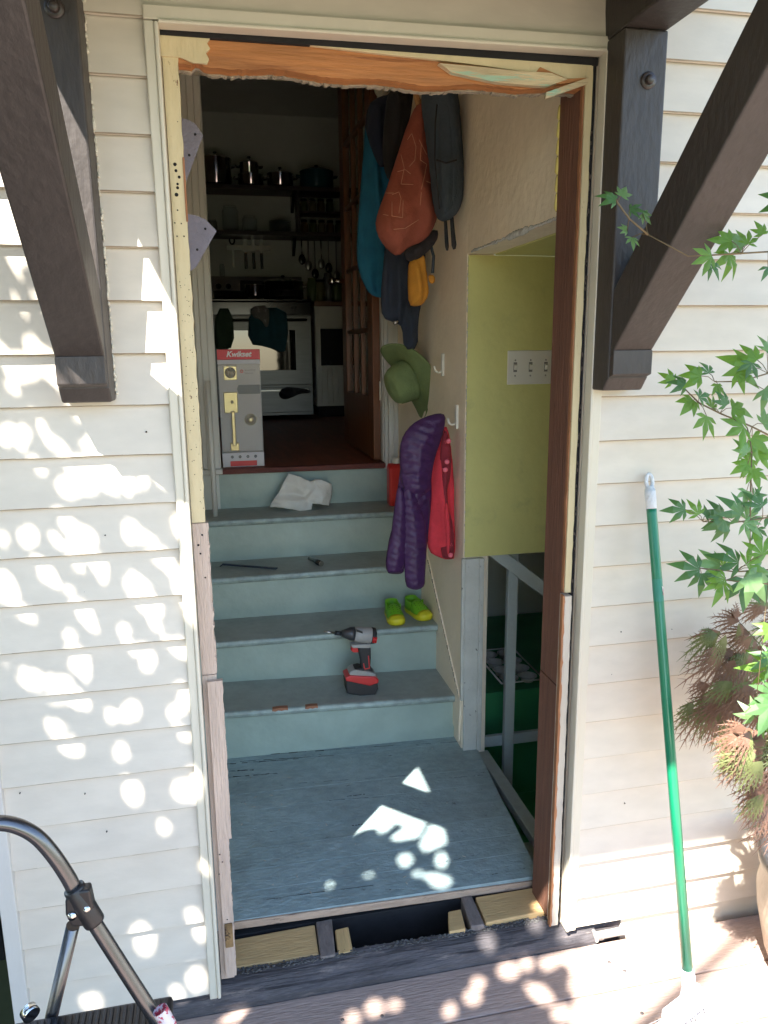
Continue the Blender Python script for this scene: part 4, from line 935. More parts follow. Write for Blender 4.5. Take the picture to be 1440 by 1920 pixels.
# broken skirting and pipe stub right of sill
MB().tube([(1.012,-.019,-.129),(1.017,-.019,-.128),(1.0175,-.019,-.128),(1.095,-.022,-.124)], [.016,.016,.0105,.0105], 14).build('pipe_stub', M_white, tag=('short pale pipe stub lying below the right siding','pipe'))

ws = MB()
for k in range(14):
    x = random.uniform(.95,1.06); ws.beam((x,-.012,-.149),(x+random.uniform(-.02,.03),-.01,-.149+random.uniform(.008,.02)),(0,.004,0),(.006,0,0))
ws.build('rotten_wood', M_bare, tag=('crumbled bits of rotten wood at the right end of the sill','debris',None,'stuff'))

# ------------------------------------------------------------------ hung clothes and bags
def cloth(name, col, rough=.85, **k): return mat(name, col, rough, .18, 14, bump=.3, bscale=120, **k)
M_teal = cloth('teal_jacket_cloth', (.01,.14,.25)); M_navy = cloth('navy_cloth', (.022,.03,.05)); M_blackc = cloth('black_cloth', (.018,.018,.022))
M_slate = cloth('slate_backpack_cloth', (.045,.062,.08)); M_rust = cloth('rust_bag_cloth', (.30,.075,.045)); M_oran = cloth('orange_cloth', (.62,.27,.03))
M_pur = mat('purple_quilted_nylon', (.055,.016,.08), .38, .2, 14, bump=.35, bscale=45); M_red = cloth('coral_red_cloth', (.70,.045,.065)); M_dred = cloth('dark_red_lining', (.22,.02,.03))
jk = puff(MB(), [(690,196),(712,182),(735,200),(752,250),(760,330),(748,420),(732,480),(728,540),(722,560),(700,556),(688,545),(674,515),(668,478),(671,420),(676,350),(681,290),(684,240)], 1.72, .06, fold=folds(.020, 58, 6, 1))
jk.build('teal_jacket', M_teal, tag=('long teal blue jacket hanging nearest the kitchen door','jacket','garments on the wall hooks'))
jk = puff(MB(), [(690,196),(712,180),(738,176),(752,210),(750,260),(738,300),(716,318),(704,300),(690,262),(684,235)], 1.60, .05, fold=folds(.012, 60, 12, 2))
jk.build('navy_hood', cloth('deep_navy_cloth',(.012,.018,.04)), tag=('dark navy hooded top above the teal jacket','hooded top','garments on the wall hooks'))
jk = puff(MB(), [(728,162),(776,162),(772,205),(762,250),(750,300),(738,345),(722,330),(716,285),(720,225)], 1.45, .06, fold=folds(.012, 70, 9, 4))
jk.build('black_coat', M_blackc, tag=('black coat squeezed between the navy hood and the rust bag','coat','garments on the wall hooks'))
trs = thing('dark_trousers', tuple(P(755,655,y=1.40)), 'long dark charcoal trousers hanging below the rust patterned bag', 'trousers', 'garments on the wall hooks')
puff(MB(), [(724,440),(790,440),(800,480),(792,560),(784,600),(784,654),(757,656),(754,612),(742,606),(716,596),(713,560),(718,500)], 1.40, .05, fold=folds(.012, 75, 5, 3)).build('legs', M_navy, trs)
MB().tube([P(738,607,y=1.36),P(746,602,y=1.36)], .007, 10).build('zip_pull', M_steel2, trs)
bp = thing('backpack', tuple(P(835,415,y=.98)), 'slate grey backpack hanging on the right over the plaster wall', 'backpack', 'garments on the wall hooks')
puff(MB(), [(796,150),(850,150),(858,190),(862,250),(866,300),(867,350),(864,385),(850,410),(824,418),(812,390),(806,320),(796,240),(788,190)], 1.0, .10, fold=folds(.005, 60, 9, 6), prof=.42).build('pack', M_slate, bp)
puff(MB(), [(826,165),(846,165),(852,260),(853,380),(838,402),(826,392),(822,280)], .93, .025, fold=folds(.003, 60, 9, 6)).build('front_pocket', M_slate, bp)
for pts_ in ([(832,405),(837,400),(840,440),(842,470),(835,470),(833,440)],[(843,400),(850,400),(853,435),(857,466),(847,469),(845,435)]):
    puff(MB(), pts_, 1.0, .003, step=.003).build('strap', M_blackc, bp)
MB().tube([P(818,300,y=.885),P(836,306,y=.87),P(856,300,y=.885)],.003,6).build('compression_strap', M_blackc, bp)
MB().tube([P(822,168,y=.95),P(816,230,y=.905),P(815,300,y=.89),P(824,392,y=.92)], .0022, 6).build('zip', M_blackc, bp)
rg = thing('rust_bag', tuple(P(760,475,y=1.12)), 'rust red patterned cloth bag with pale lines hanging before the black coat', 'bag', 'garments on the wall hooks')
out = [(780,196),(792,196),(800,215),(808,260),(816,320),(822,368),(821,405),(808,438),(790,455),(768,462),(745,482),(728,470),(712,450),(703,425),(708,398),(722,362),(735,322),(750,275),(764,232)]
fld = lambda x, z: .012*np.sin(x*34+z*9)+.008*np.sin(x*80+3*np.sin(z*12))+.004*noise2(x,z,60,2)
puff(MB(), out, 1.12, .10, fold=fld, prof=.5).build('body', M_rust, rg)
# drawn pattern lines, laid on the front by ray from the outline depth
po = np.array([P(u,v,y=1.12)[[0,2]] for u,v in out]); ctr_ = po.mean(0)
deps = bpy.context.evaluated_depsgraph_get()
def on_surface(o, u, v, off=.0012):
    mw = o.matrix_world; bpy.context.view_layer.update(); mw = o.matrix_world.inverted()
    og = Vector(CAMP); d = Vector(P(u,v,y=3.)) - og; d.normalize()
    ok, loc, nr, _ = o.ray_cast(mw @ og, (mw.to_3x3() @ d).normalized())
    return (o.matrix_world @ loc) - d*off if ok else None
body = [c for c in rg.children if c.name.startswith('body')][0]
pl = MB()
for ln in ([(764,262),(772,250),(780,275),(778,300),(768,312)],[(745,322),(760,318),(770,326)],[(752,290),(758,315),(752,345)],[(735,365),(748,360),(752,372),(748,400)],[(790,270),(788,300),(800,308),(796,330),(790,355)],[(786,262),(800,290)],[(752,345),(775,346)],[(735,378),(735,405),(755,408),(756,375)],[(722,362),(738,362)],[(718,402),(728,404)],[(738,430),(760,428),(785,412)],[(800,340),(812,345),(812,325)],[(790,360),(788,385)]):
    pp_ = [on_surface(body,u,v) for u,v in ln]; seg = []
    for (u0,v0),(u1,v1) in zip(ln[:-1], ln[1:]):
        for t in np.linspace(0,1,6):
            q_ = on_surface(body, u0+(u1-u0)*t, v0+(v1-v0)*t)
            if q_ is not None: seg.append(q_)
    if len(seg) > 2: pl.tube(seg, .0011, 5)
pl.build('printed_lines', mat('pale_orange_print',(.62,.30,.18),.8,.2,30), rg)
MB().tube([P(786,198,y=1.12),P(778,172,y=1.13),P(770,150,y=1.15)], [.013,.008,.006], 8).tube([P(788,198,y=1.12),P(800,180,y=1.13),P(806,160,y=1.15)], [.01,.012,.014], 8).build('drawstring_neck', mat('tan_cord_cloth',(.45,.24,.09),.8,.3,30,bump=.4), rg)
puff(MB(), [(755,466),(790,440),(820,428),(822,445),(812,462),(800,474),(786,486),(762,492)], 1.2, .04, fold=folds(.006, 90, 30, 2)).build('patterned_scarf', cloth('black_patterned_cloth',(.03,.025,.028),col2=(.25,.22,.2),thr=.68,sharp=.02,cscale=50), tag=('black scarf with fine pale pattern under the rust bag','scarf','garments on the wall hooks'))
puff(MB(), [(766,488),(782,476),(795,476),(799,505),(803,535),(803,556),(792,572),(780,575),(766,572),(764,530)], 1.22, .05, fold=folds(.008, 90, 18, 5)).build('orange_pouch', M_oran, tag=('bright orange cloth pouch hanging low beside the dark trousers','pouch','garments on the wall hooks'))
ot = thing('grey_strap', tuple(P(810,530,y=1.2)), 'grey webbing strap with orange tip beside the orange pouch', 'strap')
MB().tube([P(806,455,y=1.2),P(813,480,y=1.2),P(811,512,y=1.2)], .006, 8).build('webbing', M_slate, ot); puff(MB(), [(803,514),(815,516),(816,528),(810,533),(803,528)], 1.2, .008, step=.003).build('tip', M_oran, ot)
MB().ball(P(715,165,y=1.9), .034, 18, (1,.5,1.2)).build('lamp_globe', M_wplast, tag=('pale rounded knob peeping over the navy hood','knob'))
# sun hat: wide floppy brim hung by its cord, crown towards the stair
ht = thing('sun_hat', tuple(P(760,795,y=1.5)), 'olive green wide brimmed sun hat hanging on the wall', 'hat')
M_hat = cloth('olive_hat_cloth', (.18,.235,.09)); 
hc = Vector(P(768,712,y=1.50)); ax = Vector((-.90,-.22,-.36)).normalized(); ua = Vector((0,0,1)); ua = (ua-ax*ua.dot(ax)).normalized(); ub = ax.cross(ua)
bm_ = MB(); vs = []; nr_, ns = 10, 56
for i in range(nr_+1):
    r_ = .082+(.165-.082)*i/nr_
    for k in range(ns):
        a = 2*math.pi*k/ns; t = i/nr_
        h = -.010*t + .030*t*t*math.sin(2*a+.6) + .002*t*math.sin(5*a)
        if math.cos(a) > .3: h += .045*t*t*(math.cos(a)-.3)
        vs.append(hc + (ua*math.cos(a)*1.04+ub*math.sin(a)*.93)*r_ + ax*h)
bm_.add(vs, [(i*ns+k, i*ns+(k+1)%ns, (i+1)*ns+(k+1)%ns, (i+1)*ns+k) for i in range(nr_) for k in range(ns)], True)
bm_.build('brim', M_hat, ht, solid=.003)
cm = MB(); vs = []; pf = [(.0835,0),(.083,.02),(.079,.05),(.074,.072),(.064,.088),(.045,.097),(.02,.100),(.0,.101)]
for r_, h in pf:
    for k in range(ns):
        a = 2*math.pi*k/ns; vs.append(hc+(ua*math.cos(a)*1.04+ub*math.sin(a)*.93)*r_*(1+.02*math.sin(3*a+h*40))+ax*h)
cm.add(vs, [(i*ns+k, i*ns+(k+1)%ns, (i+1)*ns+(k+1)%ns, (i+1)*ns+k) for i in range(len(pf)-1) for k in range(ns)], True); cm.build('crown', M_hat, ht)
bnd = MB(); vs = []
for r_, h in ((.0842,.002),(.0852,.003),(.0848,.020),(.0838,.021)):
    for k in range(ns): a = 2*math.pi*k/ns; vs.append(hc+(ua*math.cos(a)*1.04+ub*math.sin(a)*.93)*r_+ax*h)
bnd.add(vs, [(i*ns+k, i*ns+(k+1)%ns, (i+1)*ns+(k+1)%ns, (i+1)*ns+k) for i in range(3) for k in range(ns)], True); bnd.build('band', M_hat, ht)
# purple quilted jacket
M_pur.node_tree.nodes['Principled BSDF'].inputs['Roughness'].default_value = .5
pj = thing('purple_jacket', tuple(P(775,1105,y=1.16)), 'dark purple quilted puffer jacket hanging in front of the red coat', 'jacket')
puff(MB(), [(822,774),(836,778),(834,800),(826,828),(816,856),(809,890),(808,925),(760,930),(752,900),(749,868),(749,838),(756,815),(772,795),(795,782)], .965, .036, fold=quilt(.008,.034,.25), prof=.6).build('hood', M_pur, pj)
puff(MB(), [(752,868),(806,866),(810,920),(807,960),(801,1020),(798,1050),(778,1052),(758,1062),(757,1075),(740,1077),(724,1074),(724,1045),(730,1005),(742,975),(744,930),(748,895)], .985, .030, fold=quilt(.007,.034,-.4), prof=.6).build('body', M_pur, pj)
puff(MB(), [(757,905),(776,912),(790,950),(799,985),(800,1030),(797,1080),(797,1098),(786,1106),(770,1105),(760,1098),(758,1060),(754,1000),(752,950)], .965, .022, fold=quilt(.006,.028,.15), prof=.6).build('sleeve', M_pur, pj)
puff(MB(), [(746,905),(760,925),(764,960),(762,1010),(757,1072),(738,1076),(724,1072),(723,1045),(733,1005),(738,960)], .962, .018, fold=quilt(.006,.026,.3), prof=.6).build('sleeve', M_pur, pj)
pbod = [c for c in pj.children if c.name.startswith('body')][0]
zp = [on_surface(pbod, 803+2*math.sin(t*5), 935+t*85, .001) for t in np.linspace(0,1,24)]; MB().tube([q_ for q_ in zp if q_ is not None], .0022, 6).build('zip', mat('purple_zip',(.03,.01,.045),.5,.1,20), pj)
rj = thing('red_jacket', tuple(P(830,1048,y=1.18)), 'coral red rain jacket with dark red facing behind the purple jacket', 'jacket')
puff(MB(), [(829,800),(840,800),(847,850),(851,900),(852,960),(854,1046),(840,1050),(822,1045),(803,1034),(799,1000),(803,950),(802,905),(808,870),(820,835)], 1.02, .05, fold=folds(.008, 60, 8, 1)).build('body', M_red, rj)
puff(MB(), [(831,805),(840,812),(846,850),(845,895),(838,915),(840,950),(850,985),(852,1046),(842,1049),(826,1044),(829,990),(826,930),(824,880),(826,840)], .985, .025, fold=folds(.005, 90, 20, 1)).build('facing', cloth('dark_red_dotted_lining',(.26,.022,.035),col2=(.7,.09,.12),thr=.60,sharp=.02,cscale=38), rj)
puff(MB(), [(836,940),(842,950),(845,1000),(843,1040),(838,1040),(836,1000),(833,960)], .958, .008, step=.003).build('placket', M_red, rj)
for (u,v) in ((841,827),(838,866),(835,881),(845,1041)):
    MB().lathe([(0,.003),(.005,.003),(.0085,.0015),(.009,0)], P(u,v,y=.945), (-.3,-1,.1), 16).build('snap_button', mat('pink_snap%d'%v,(.8,.13,.18),.35,.05,5), rj)
# red bottle with white cap
rbt = thing('red_bottle', (.905,1.84,.7), 'red plastic bottle with pale cap standing behind the purple jacket', 'bottle')
xa, xb = P(727,900,y=1.84)[0], P(762,900,y=1.84)[0]
zt = P(740,868,y=1.84)[2]; M_redp = mat('translucent_red_plastic',(.75,.035,.03),.3,.05,10,trans=.25)
MB().prism([(1.80,.701),(1.87,.701),(1.87,zt-.02),(1.85,zt),(1.82,zt),(1.80,zt-.02)],0,xa,min(xb,.925)).build('body', M_redp, rbt, bevel=.010)
MB().lathe([(.020,0),(.020,.022),(.016,.025),(0,.025)], ((xa+xb)/2-.004,1.835,zt), seg=20).build('cap', M_wplast, rbt)
# grey perforated flaps behind the left jamb
def flap(pts_, holes, label):
    t = thing('felt_flap', tuple(P(*pts_[0], y=.30)), label, 'felt strip', 'grey felt strips behind the left jamb')
    p3 = [P(u,v,y=.28+ (u-340)*.0004) for u,v in pts_]; c_ = np.mean(p3,0); mb = MB(); n_=len(p3)
    mb.add(p3+[q_+np.array([0,.004,0]) for q_ in p3], [tuple(range(n_)),tuple(range(2*n_-1,n_-1,-1))]+[(i,(i+1)%n_,n_+(i+1)%n_,n_+i) for i in range(n_)])
    mb.build('sheet', mat('grey_violet_felt',(.20,.19,.235),.9,.1,25,bump=.3,bscale=150), t)
    for (u,v) in holes: MB().lathe([(0,.0003),(.0028,.0003),(.0028,0)], P(u,v,y=.2785+(u-340)*.0004), (0,-1,0), 10).build('nail_hole', M_black, t)
flap([(325,218),(352,224),(366,232),(372,240),(381,254),(343,356),(325,385)], [(366,252),(355,291)], 'upper grey perforated felt strip poking out behind the left jamb')
flap([(333,398),(352,401),(368,404),(386,412),(406,433),(368,500),(350,514),(333,520)], [(385,429),(370,468)], 'lower grey perforated felt strip poking out behind the left jamb')

# ------------------------------------------------------------------ things on the stairs
ZS = {k: Z0+k*RISE for k in range(6)}
M_crocG = mat('lime_green_foam', (.16,.45,.015), .5, .06, 10, bump=.1, bscale=60); M_crocY = mat('yellow_foam_sole', (.62,.58,.02), .45, .06, 10)
def shoe(c, ang, label, dz):
    t = thing('foam_clog', (c[0],c[1],c[2]), label, 'shoe', 'lime green child clogs on the second step')
    q_ = Matrix.Rotation(ang, 3, 'Z'); Ls = .165
    def W_(s): # half width along length 0 toe ->1 heel
        return .036*(1-abs(2*s-.75)**2.6*.42) if s<.85 else .036*(1-(s-.85)*1.3)*.83
    def T_(v): v = q_ @ Vector(v); return (c[0]+v.x, c[1]+v.y, c[2]+v.z)
    def ringp(s, zf, wf, n_=20): 
        return None
    # sole: outline extruded with bulged side
    ss = [0,.03,.08,.16,.28,.42,.56,.7,.82,.92,.98,1.0]; ww = [.010,.021,.029,.034,.036,.034,.031,.030,.030,.027,.018,.006]
    outl = [(w_, s*Ls-.08) for s, w_ in zip(ss, ww)]+[(-w_, s*Ls-.08) for s, w_ in reversed(list(zip(ss, ww)))]
    mb = MB(); lv = [(.96,0),(1.05,.006),(1.05,.017),(.98,.022)]; n_ = len(outl); vs = []
    for f_, z in lv:
        for (x_, y_) in outl:
            up_ = .010*max(0,(-.045-y_)/.035) 
            vs.append(T_((x_*f_, y_*(1+(f_-1)*.4), z+(up_ if z>0 else up_*.3))))
    mb.add(vs, [(i*n_+k,i*n_+(k+1)%n_,(i+1)*n_+(k+1)%n_,(i+1)*n_+k) for i in range(3) for k in range(n_)]+[tuple(range(n_-1,-1,-1)),tuple(range(3*n_,4*n_))], True)
    mb.build('sole', M_crocY, t)
    # upper: sections along the length
    up_ = MB(); secs = []
    N_ = 15; prof = [(.035,.016,.022),(.10,.027,.034),(.2,.033,.043),(.32,.034,.052),(.45,.032,.060),(.55,.030,.064),(.62,.0295,.062)]
    for (s, w_, h_) in prof:
        secs.append([T_((w_*math.cos(a), s*Ls-.08, .018+(h_-.018)*math.sin(a)**.8)) for a in np.linspace(0, math.pi, N_)])
    vs = sum(secs, []); up_.add(vs, [(i*N_+k,i*N_+k+1,(i+1)*N_+k+1,(i+1)*N_+k) for i in range(len(secs)-1) for k in range(N_-1)], True)
    # heel band: wall from the opening round the heel
    hb = []; hs = [(.55,.030),(.62,.0295),(.7,.0295),(.82,.029),(.92,.026),(.985,.016)]
    ring_ = [(w_, s) for s, w_ in hs]+[(0,1.0)]+[(-w_, s) for s, w_ in reversed(hs)]
    vs = []
    for zf in (0,.5,1.0):
        for (x_, s) in ring_:
            h_ = .018+ (.040 if .6<s<.9 else .048)*zf; vs.append(T_((x_*(1-.05*zf), s*Ls-.08, h_)))
    n2 = len(ring_); up_.add(vs, [(i*n2+k,i*n2+k+1,(i+1)*n2+k+1,(i+1)*n2+k) for i in range(2) for k in range(n2-1)], True)
    up_.build('upper', M_crocG, t, solid=.0035)
    # toe bumper
    tb = MB(); secs = []
    for (s, w_, h_) in [(.0,.009,.019),(.03,.019,.024),(.09,.0275,.033),(.17,.0335,.041)]:
        secs.append([T_((w_*1.03*math.cos(a), s*Ls-.08, .017+(h_-.016)*math.sin(a)**.8)) for a in np.linspace(0, math.pi, N_)])
    tb.add(sum(secs, []), [(i*N_+k,i*N_+k+1,(i+1)*N_+k+1,(i+1)*N_+k) for i in range(3) for k in range(N_-1)]+[tuple(range(N_))], True)
    tb.build('toe_cap', M_crocY, t, solid=.002)
    h = MB()
    for s in (.26,.33,.40,.47):
        for fx in (-.62,-.25,.25,.62):
            a = math.acos(fx); w_ = .0335; hh = .047+(s-.26)*.07
            p = T_((w_*math.cos(a), s*Ls-.08, .018+(hh-.018)*math.sin(a)**.8+.0022)); nn = q_ @ Vector((math.cos(a)*.6,-.2,math.sin(a)))
            h.lathe([(0,.0004),(.0021,.0004),(.0021,0)], p, nn, 8)
    h.build('vent_hole', M_black, t)['kind'] = 'stuff'
a = P(746,1174,z=ZS[2]); b = P(796,1164,z=ZS[2])
shoe((a[0]+.002, a[1]+.075, ZS[2]+.001), R(-2), 'left lime green clog with yellow toe on the second step', 0)
shoe((b[0]-.008, b[1]+.070, ZS[2]-.001), R(14), 'right lime green clog with yellow toe nearest the wall', 0)

# impact driver standing on the first step
dv = thing('impact_driver', (.565,1.08,ZS[1]), 'grey black and red cordless impact driver standing on the lowest step', 'power drill')
M_grt = mat('light_grey_tool_plastic', (.33,.32,.30), .5, .15, 20, col2=(.08,.07,.07), thr=.66, sharp=.03, cscale=40); M_blt = mat('black_tool_rubber', (.02,.02,.022), .6, .15, 20); M_rdt = mat('red_tool_plastic', (.55,.02,.02), .35, .06, 10)
yD = 1.075; z0d = ZS[1]-.003
def pd(u, v, y=yD): return P(u, v, y=y)
def dprism(name, pts_, m_, hw, bevel=.004, yc=yD, tag=None):
    q_ = [pd(u,v) for u,v in pts_]
    return MB().prism([(p[0],p[2]) for p in q_], 1, yc-hw, yc+hw).build(name, m_, dv, bevel=bevel, tag=tag)
dprism('battery', [(646,1271),(650,1268),(704,1270),(706,1285),(700,1297),(690,1301),(648,1293)], M_blt, .036, .005)
dprism('battery_top', [(645,1264),(652,1260),(700,1262),(707,1268),(706,1274),(690,1279),(646,1270)], M_rdt, .037, .004)
dprism('foot', [(652,1256),(662,1250),(690,1254),(702,1258),(703,1266),(690,1274),(655,1266)], M_grt, .030, .005)
dprism('display', [(661,1251),(672,1248),(682,1250),(676,1257),(663,1256)], M_blt, .026, .002)
dprism('handle', [(668,1206),(690,1204),(694,1214),(694,1232),(693,1246),(699,1257),(688,1260),(675,1255),(676,1240),(672,1222)], M_blt, .019, .006)
dprism('grip_line', [(688,1226),(690,1226),(692,1250),(681,1252),(679,1240),(681,1240),(683,1250),(690,1248)], M_rdt, .0197, .0005)
dprism('trigger', [(659,1212),(669,1207),(672,1222),(662,1222),(657,1218)], M_rdt, .010, .003)
dprism('trigger_housing', [(656,1206),(694,1204),(692,1212),(660,1212)], M_grt, .020, .003)
bdy = MB(); pB, pF = Vector(pd(703,1192)), Vector(pd(664,1189)); axd = (pF-pB)
bdy.tube([pB+axd*t for t in (0,.04,.15,.5,.8,.97,1.0)], [.020,.028,.031,.031,.030,.028,.024], 28); bdy.build('motor_housing', M_grt, dv)
bb = MB(); bb.tube([pB-axd*.03, pB+axd*.02, pB+axd*.2], [.022,.0305,.0322], 28); bb.build('rear_cap', M_blt, dv)
for k,t in enumerate((.0,.10)):
    MB().tube([pB+axd*(.02+t)+Vector((0,-.0335,.006)), pB+axd*(.06+t)+Vector((0,-.0335,-.016))], .0045, 8).build('red_accent', M_rdt, dv)
pN, pE = Vector(pd(664,1188)), Vector(pd(640,1188))
MB().tube([pN, pN.lerp(pE,.3), pN.lerp(pE,.7), pE], [.0275,.026,.018,.012], 24).build('nose', mat('dark_grey_tool_metal',(.06,.06,.065),.35,.1,20,metal=.4), dv)
MB().tube([pE, pE.lerp(Vector(pd(606,1184)),.35)], .0085, 16).build('collet', M_blt, dv)
MB().tube([pE.lerp(Vector(pd(606,1184)),.35), pd(607,1184)], .0045, 8).build('bit', M_steel, dv)
MB().beam(Vector(pd(668,1182,yD-.031)),Vector(pd(680,1186,yD-.031)),(0,.002,0),(0,0,.004)).build('side_badge', M_blt, dv, bevel=.001)
# pry bar
pb_ = MB(); a = P(417,1058,z=ZS[3]+.010); b = P(519,1066,z=ZS[3]+.008); a, b = Vector(a), Vector(b)
d_ = (b-a).normalized(); s_ = Vector((0,0,1)).cross(d_)
pb_.beam(a, b-d_*.04, s_*.006, (0,0,.0035)); pb_.beam(b-d_*.041, b, s_*.010, (0,0,.0025)); pb_.beam(a+d_*.002, a-d_*.008-s_*.0+Vector((0,0,-.009)), s_*.007, d_*.0035)
pb_.build('pry_bar', mat('dark_blue_steel',(.03,.04,.065),.4,.2,20,metal=.4), bevel=.001, tag=('flat dark blue pry bar lying on the third step','pry bar'))
fl = thing('flashlight', tuple(P(594,1058,z=ZS[3])), 'small black flashlight lying on the third step', 'flashlight')
a, b = Vector(P(580,1047,z=ZS[3]+.012)), Vector(P(602,1057,z=ZS[3]+.012)); d_ = b-a
MB().tube([a, a+d_*.45, a+d_*.5, a+d_*.6, a+d_*.65, b], [.0085,.0085,.010,.010,.0125,.0125], 20).build('barrel', M_blkglass, fl)
MB().tube([b+d_*.005, b+d_*.04], [.0122,.0115], 20).tube([b+d_*.04,b+d_*.045],.0085,16).build('lens', M_steel2, fl)
# crumpled white cloth on the fourth step, leaning on the riser
cl = MB()
CV = {}
def cv_(u, v, dy): 
    z_off = 1.885-(952-v)*.0003
    CV[(u,v)] = len(CV); return P(u, v, y=z_off-dy)
pl_ = [(541,887,.0),(562,894,.02),(582,903,.0),(560,915,.035),(532,905,.03),(522,925,.03),(512,938,.05),(505,951,.03),(530,952,.07),(543,940,.055),(568,930,.015),(575,938,.05),(560,958,.075),(583,962,.055),(586,944,.05),(604,946,.06),(617,948,.03),(605,930,.055),(623,925,.01),(622,908,.005),(592,915,.04),(590,898,.01),(602,900,.03),(547,955,.05),(548,925,.0)]
pv_ = [cv_(*q_) for q_ in pl_]
fc_ = [(0,1,3,4),(1,2,3),(3,2,20,10),(4,3,24,5),(24,3,10),(5,24,9,6),(24,10,9),(6,9,8,7),(9,10,11),(9,11,12,23),(8,9,23),(11,14,13,12),(10,20,11),(11,20,17,14),(14,17,15),(15,17,18,16),(17,20,19,18),(20,21,22,19),(2,21,20)]
cl.add(pv_, fc_)
cl.build('crumpled_cloth', mat('white_paper_cloth',(.66,.65,.60),.85,.05,20,bump=.35,bscale=90), tag=('crumpled white paper towel lying on the fourth step','cloth'), subsurf=0)
co_ = [o for o in COL.objects if o.name.startswith('crumpled_cloth')][0]
b_ = bmesh.new(); b_.from_mesh(co_.data); bmesh.ops.subdivide_edges(b_, edges=b_.edges[:], cuts=5, use_grid_fill=True); bmesh.ops.smooth_vert(b_, verts=b_.verts[:], factor=.5); 
for v_ in b_.verts: v_.co.y += .006*float(noise2(v_.co.x, v_.co.z, 70, 4)); v_.co.z += .002*float(noise2(v_.co.x, v_.co.y, 90, 1))
for f_ in b_.faces: f_.smooth = True
b_.to_mesh(co_.data); b_.free()
md = co_.modifiers.new('s', 'SOLIDIFY'); md.thickness = .0015
for (u,v,u2,v2) in ((457,1192,475,1188),(527,1164,534,1160)):
    a, b = P(u,v,z=ZS[2]+.001), P(u2,v2,z=ZS[2]+.001); MB().tube([a,b],.0014,5).build('wood_sliver', mat('pale_sliver%d'%u,(.5,.46,.38),.8,.2,20), tag=('short pale wood sliver at the left of the second step' if u<500 else 'tiny pale wood sliver mid way along the second step','wood sliver'))

# ------------------------------------------------------------------ boxed lock set on the kitchen floor edge
ZK = .890
lk = thing('lockset_box', (.2,2.02,ZK), 'red topped retail box with brass door lock set at the kitchen floor edge', 'box')
bx0, bx1, by, bz1 = P(418,872,y=1.985)[0]+.0, P(496,869,y=1.985)[0], 1.985, P(446,655,y=1.985)[2]
zf = ZK+.002
M_cardR = mat('red_card',(.62,.015,.02),.4,.04,6); M_cardW = mat('white_card',(.55,.54,.56),.45,.04,6); M_cardG = mat('grey_printed_card',(.44,.41,.385),.5,.06,6); M_cardD=mat('dark_printed_card',(.06,.065,.06),.5,.1,6)
H = bz1-zf
MB().box(bx0,bx1,by,by+.095,zf,zf+H*.125).build('base_card', M_cardW, lk, bevel=.002)
MB().box(bx0,bx1,by,by+.095,bz1-H*.085,bz1).build('top_card', M_cardR, lk, bevel=.002)
MB().box(bx0,bx1,by,by+.095,bz1-H*.122,bz1-H*.086).build('header_band', M_cardW, lk, bevel=.001)
MB().box(bx0+.003,bx1-.003,by+.045,by+.092,zf+H*.126,bz1-H*.123).build('backing_card', M_cardG, lk)
MB().box(bx0+.0015,bx1-.0015,by+.0012,by+.0022,zf+H*.126,bz1-H*.123).build('window', M_film, lk)
for xx in (bx0+.001, bx1-.003): MB().box(xx,xx+.002,by+.0012,by+.05,zf+H*.126,bz1-H*.123).build('film_edge', glass('film_edge_%d'%(xx*1000),(.8,.8,.8),.1,.35), lk)
text_mb('Kwikset', .034, ((bx0+bx1)/2, by-.0008, bz1-H*.060), shear=.28, offset=.0011).build('lettering', mat('white_print',(.75,.74,.72),.5,.03,6), lk)
MB().box(bx0+.035,bx1-.035,by-.0008,by-.0002,zf+.004,zf+H*.052).build('red_panel', M_cardR, lk)
for k in range(4):
    x = bx0+.045+k*(bx1-bx0-.085)/3; MB().lathe([(.0035,.0006),(.0068,.0006),(.0068,0)],(x,by-.0001,zf+H*.088),(0,-1,0),18).box(x-.0015,x+.0015,by-.0006,by,zf+H*.088-.004,zf+H*.088+.004).build('icon', M_cardD, lk)
W_ = bx1-bx0; yb = by+.0445
cx_, cz_ = bx0+W_*.29, bz1-H*.195
MB().box(cx_-.030,cx_+.030,yb-.006,yb,cz_-.034,cz_+.030).build('deadbolt_plate', M_brass, lk, bevel=.002)
MB().lathe([(0,.019),(.006,.019),(.007,.016),(.014,.016),(.017,.010),(.024,.009),(.0255,.001)],(cx_,yb-.006,cz_),(0,-1,0),32).build('deadbolt', mat('aged_brass',(.35,.28,.12),.25,.1,8,metal=1), lk)
MB().box(cx_-.036,cx_+.028,yb-.006,yb,bz1-H*.54,bz1-H*.36).build('handle_plate', M_brass, lk, bevel=.003)
hx = cx_+.002
MB().tube([(hx,yb-.006,bz1-H*.44),(hx,yb-.03,bz1-H*.44),(hx,yb-.036,bz1-H*.455),],.005,12).box(hx-.014,hx+.014,yb-.034,yb-.028,bz1-H*.462,bz1-H*.452).build('thumb_latch', M_brass, lk)
MB().box(hx-.008,hx+.010,yb-.036,yb-.020,bz1-H*.82,bz1-H*.52).build('pull_handle', M_brass, lk, bevel=.004)
MB().box(hx-.018,hx+.022,yb-.022,yb,bz1-H*.865,bz1-H*.795).build('pull_foot', M_brass, lk, bevel=.003)
nx, nz = bx0+W_*.72, bz1-H*.60
MB().lathe([(0,.032),(.014,.031),(.021,.024),(.018,.012),(.014,.008),(.026,.005),(.028,0)],(nx,yb,nz),(0,-1,0),30).build('knob', M_brass, lk)
MB().prism([(bx0+W_*.43,bz1-H*.335),(bx0+W_*.47,bz1-H*.30),(bx1-.0045,bz1-H*.30),(bx1-.0045,bz1-H*.378),(bx0+W_*.47,bz1-H*.378)],1,yb-.0012,yb-.0002).build('dark_label', M_cardD, lk)
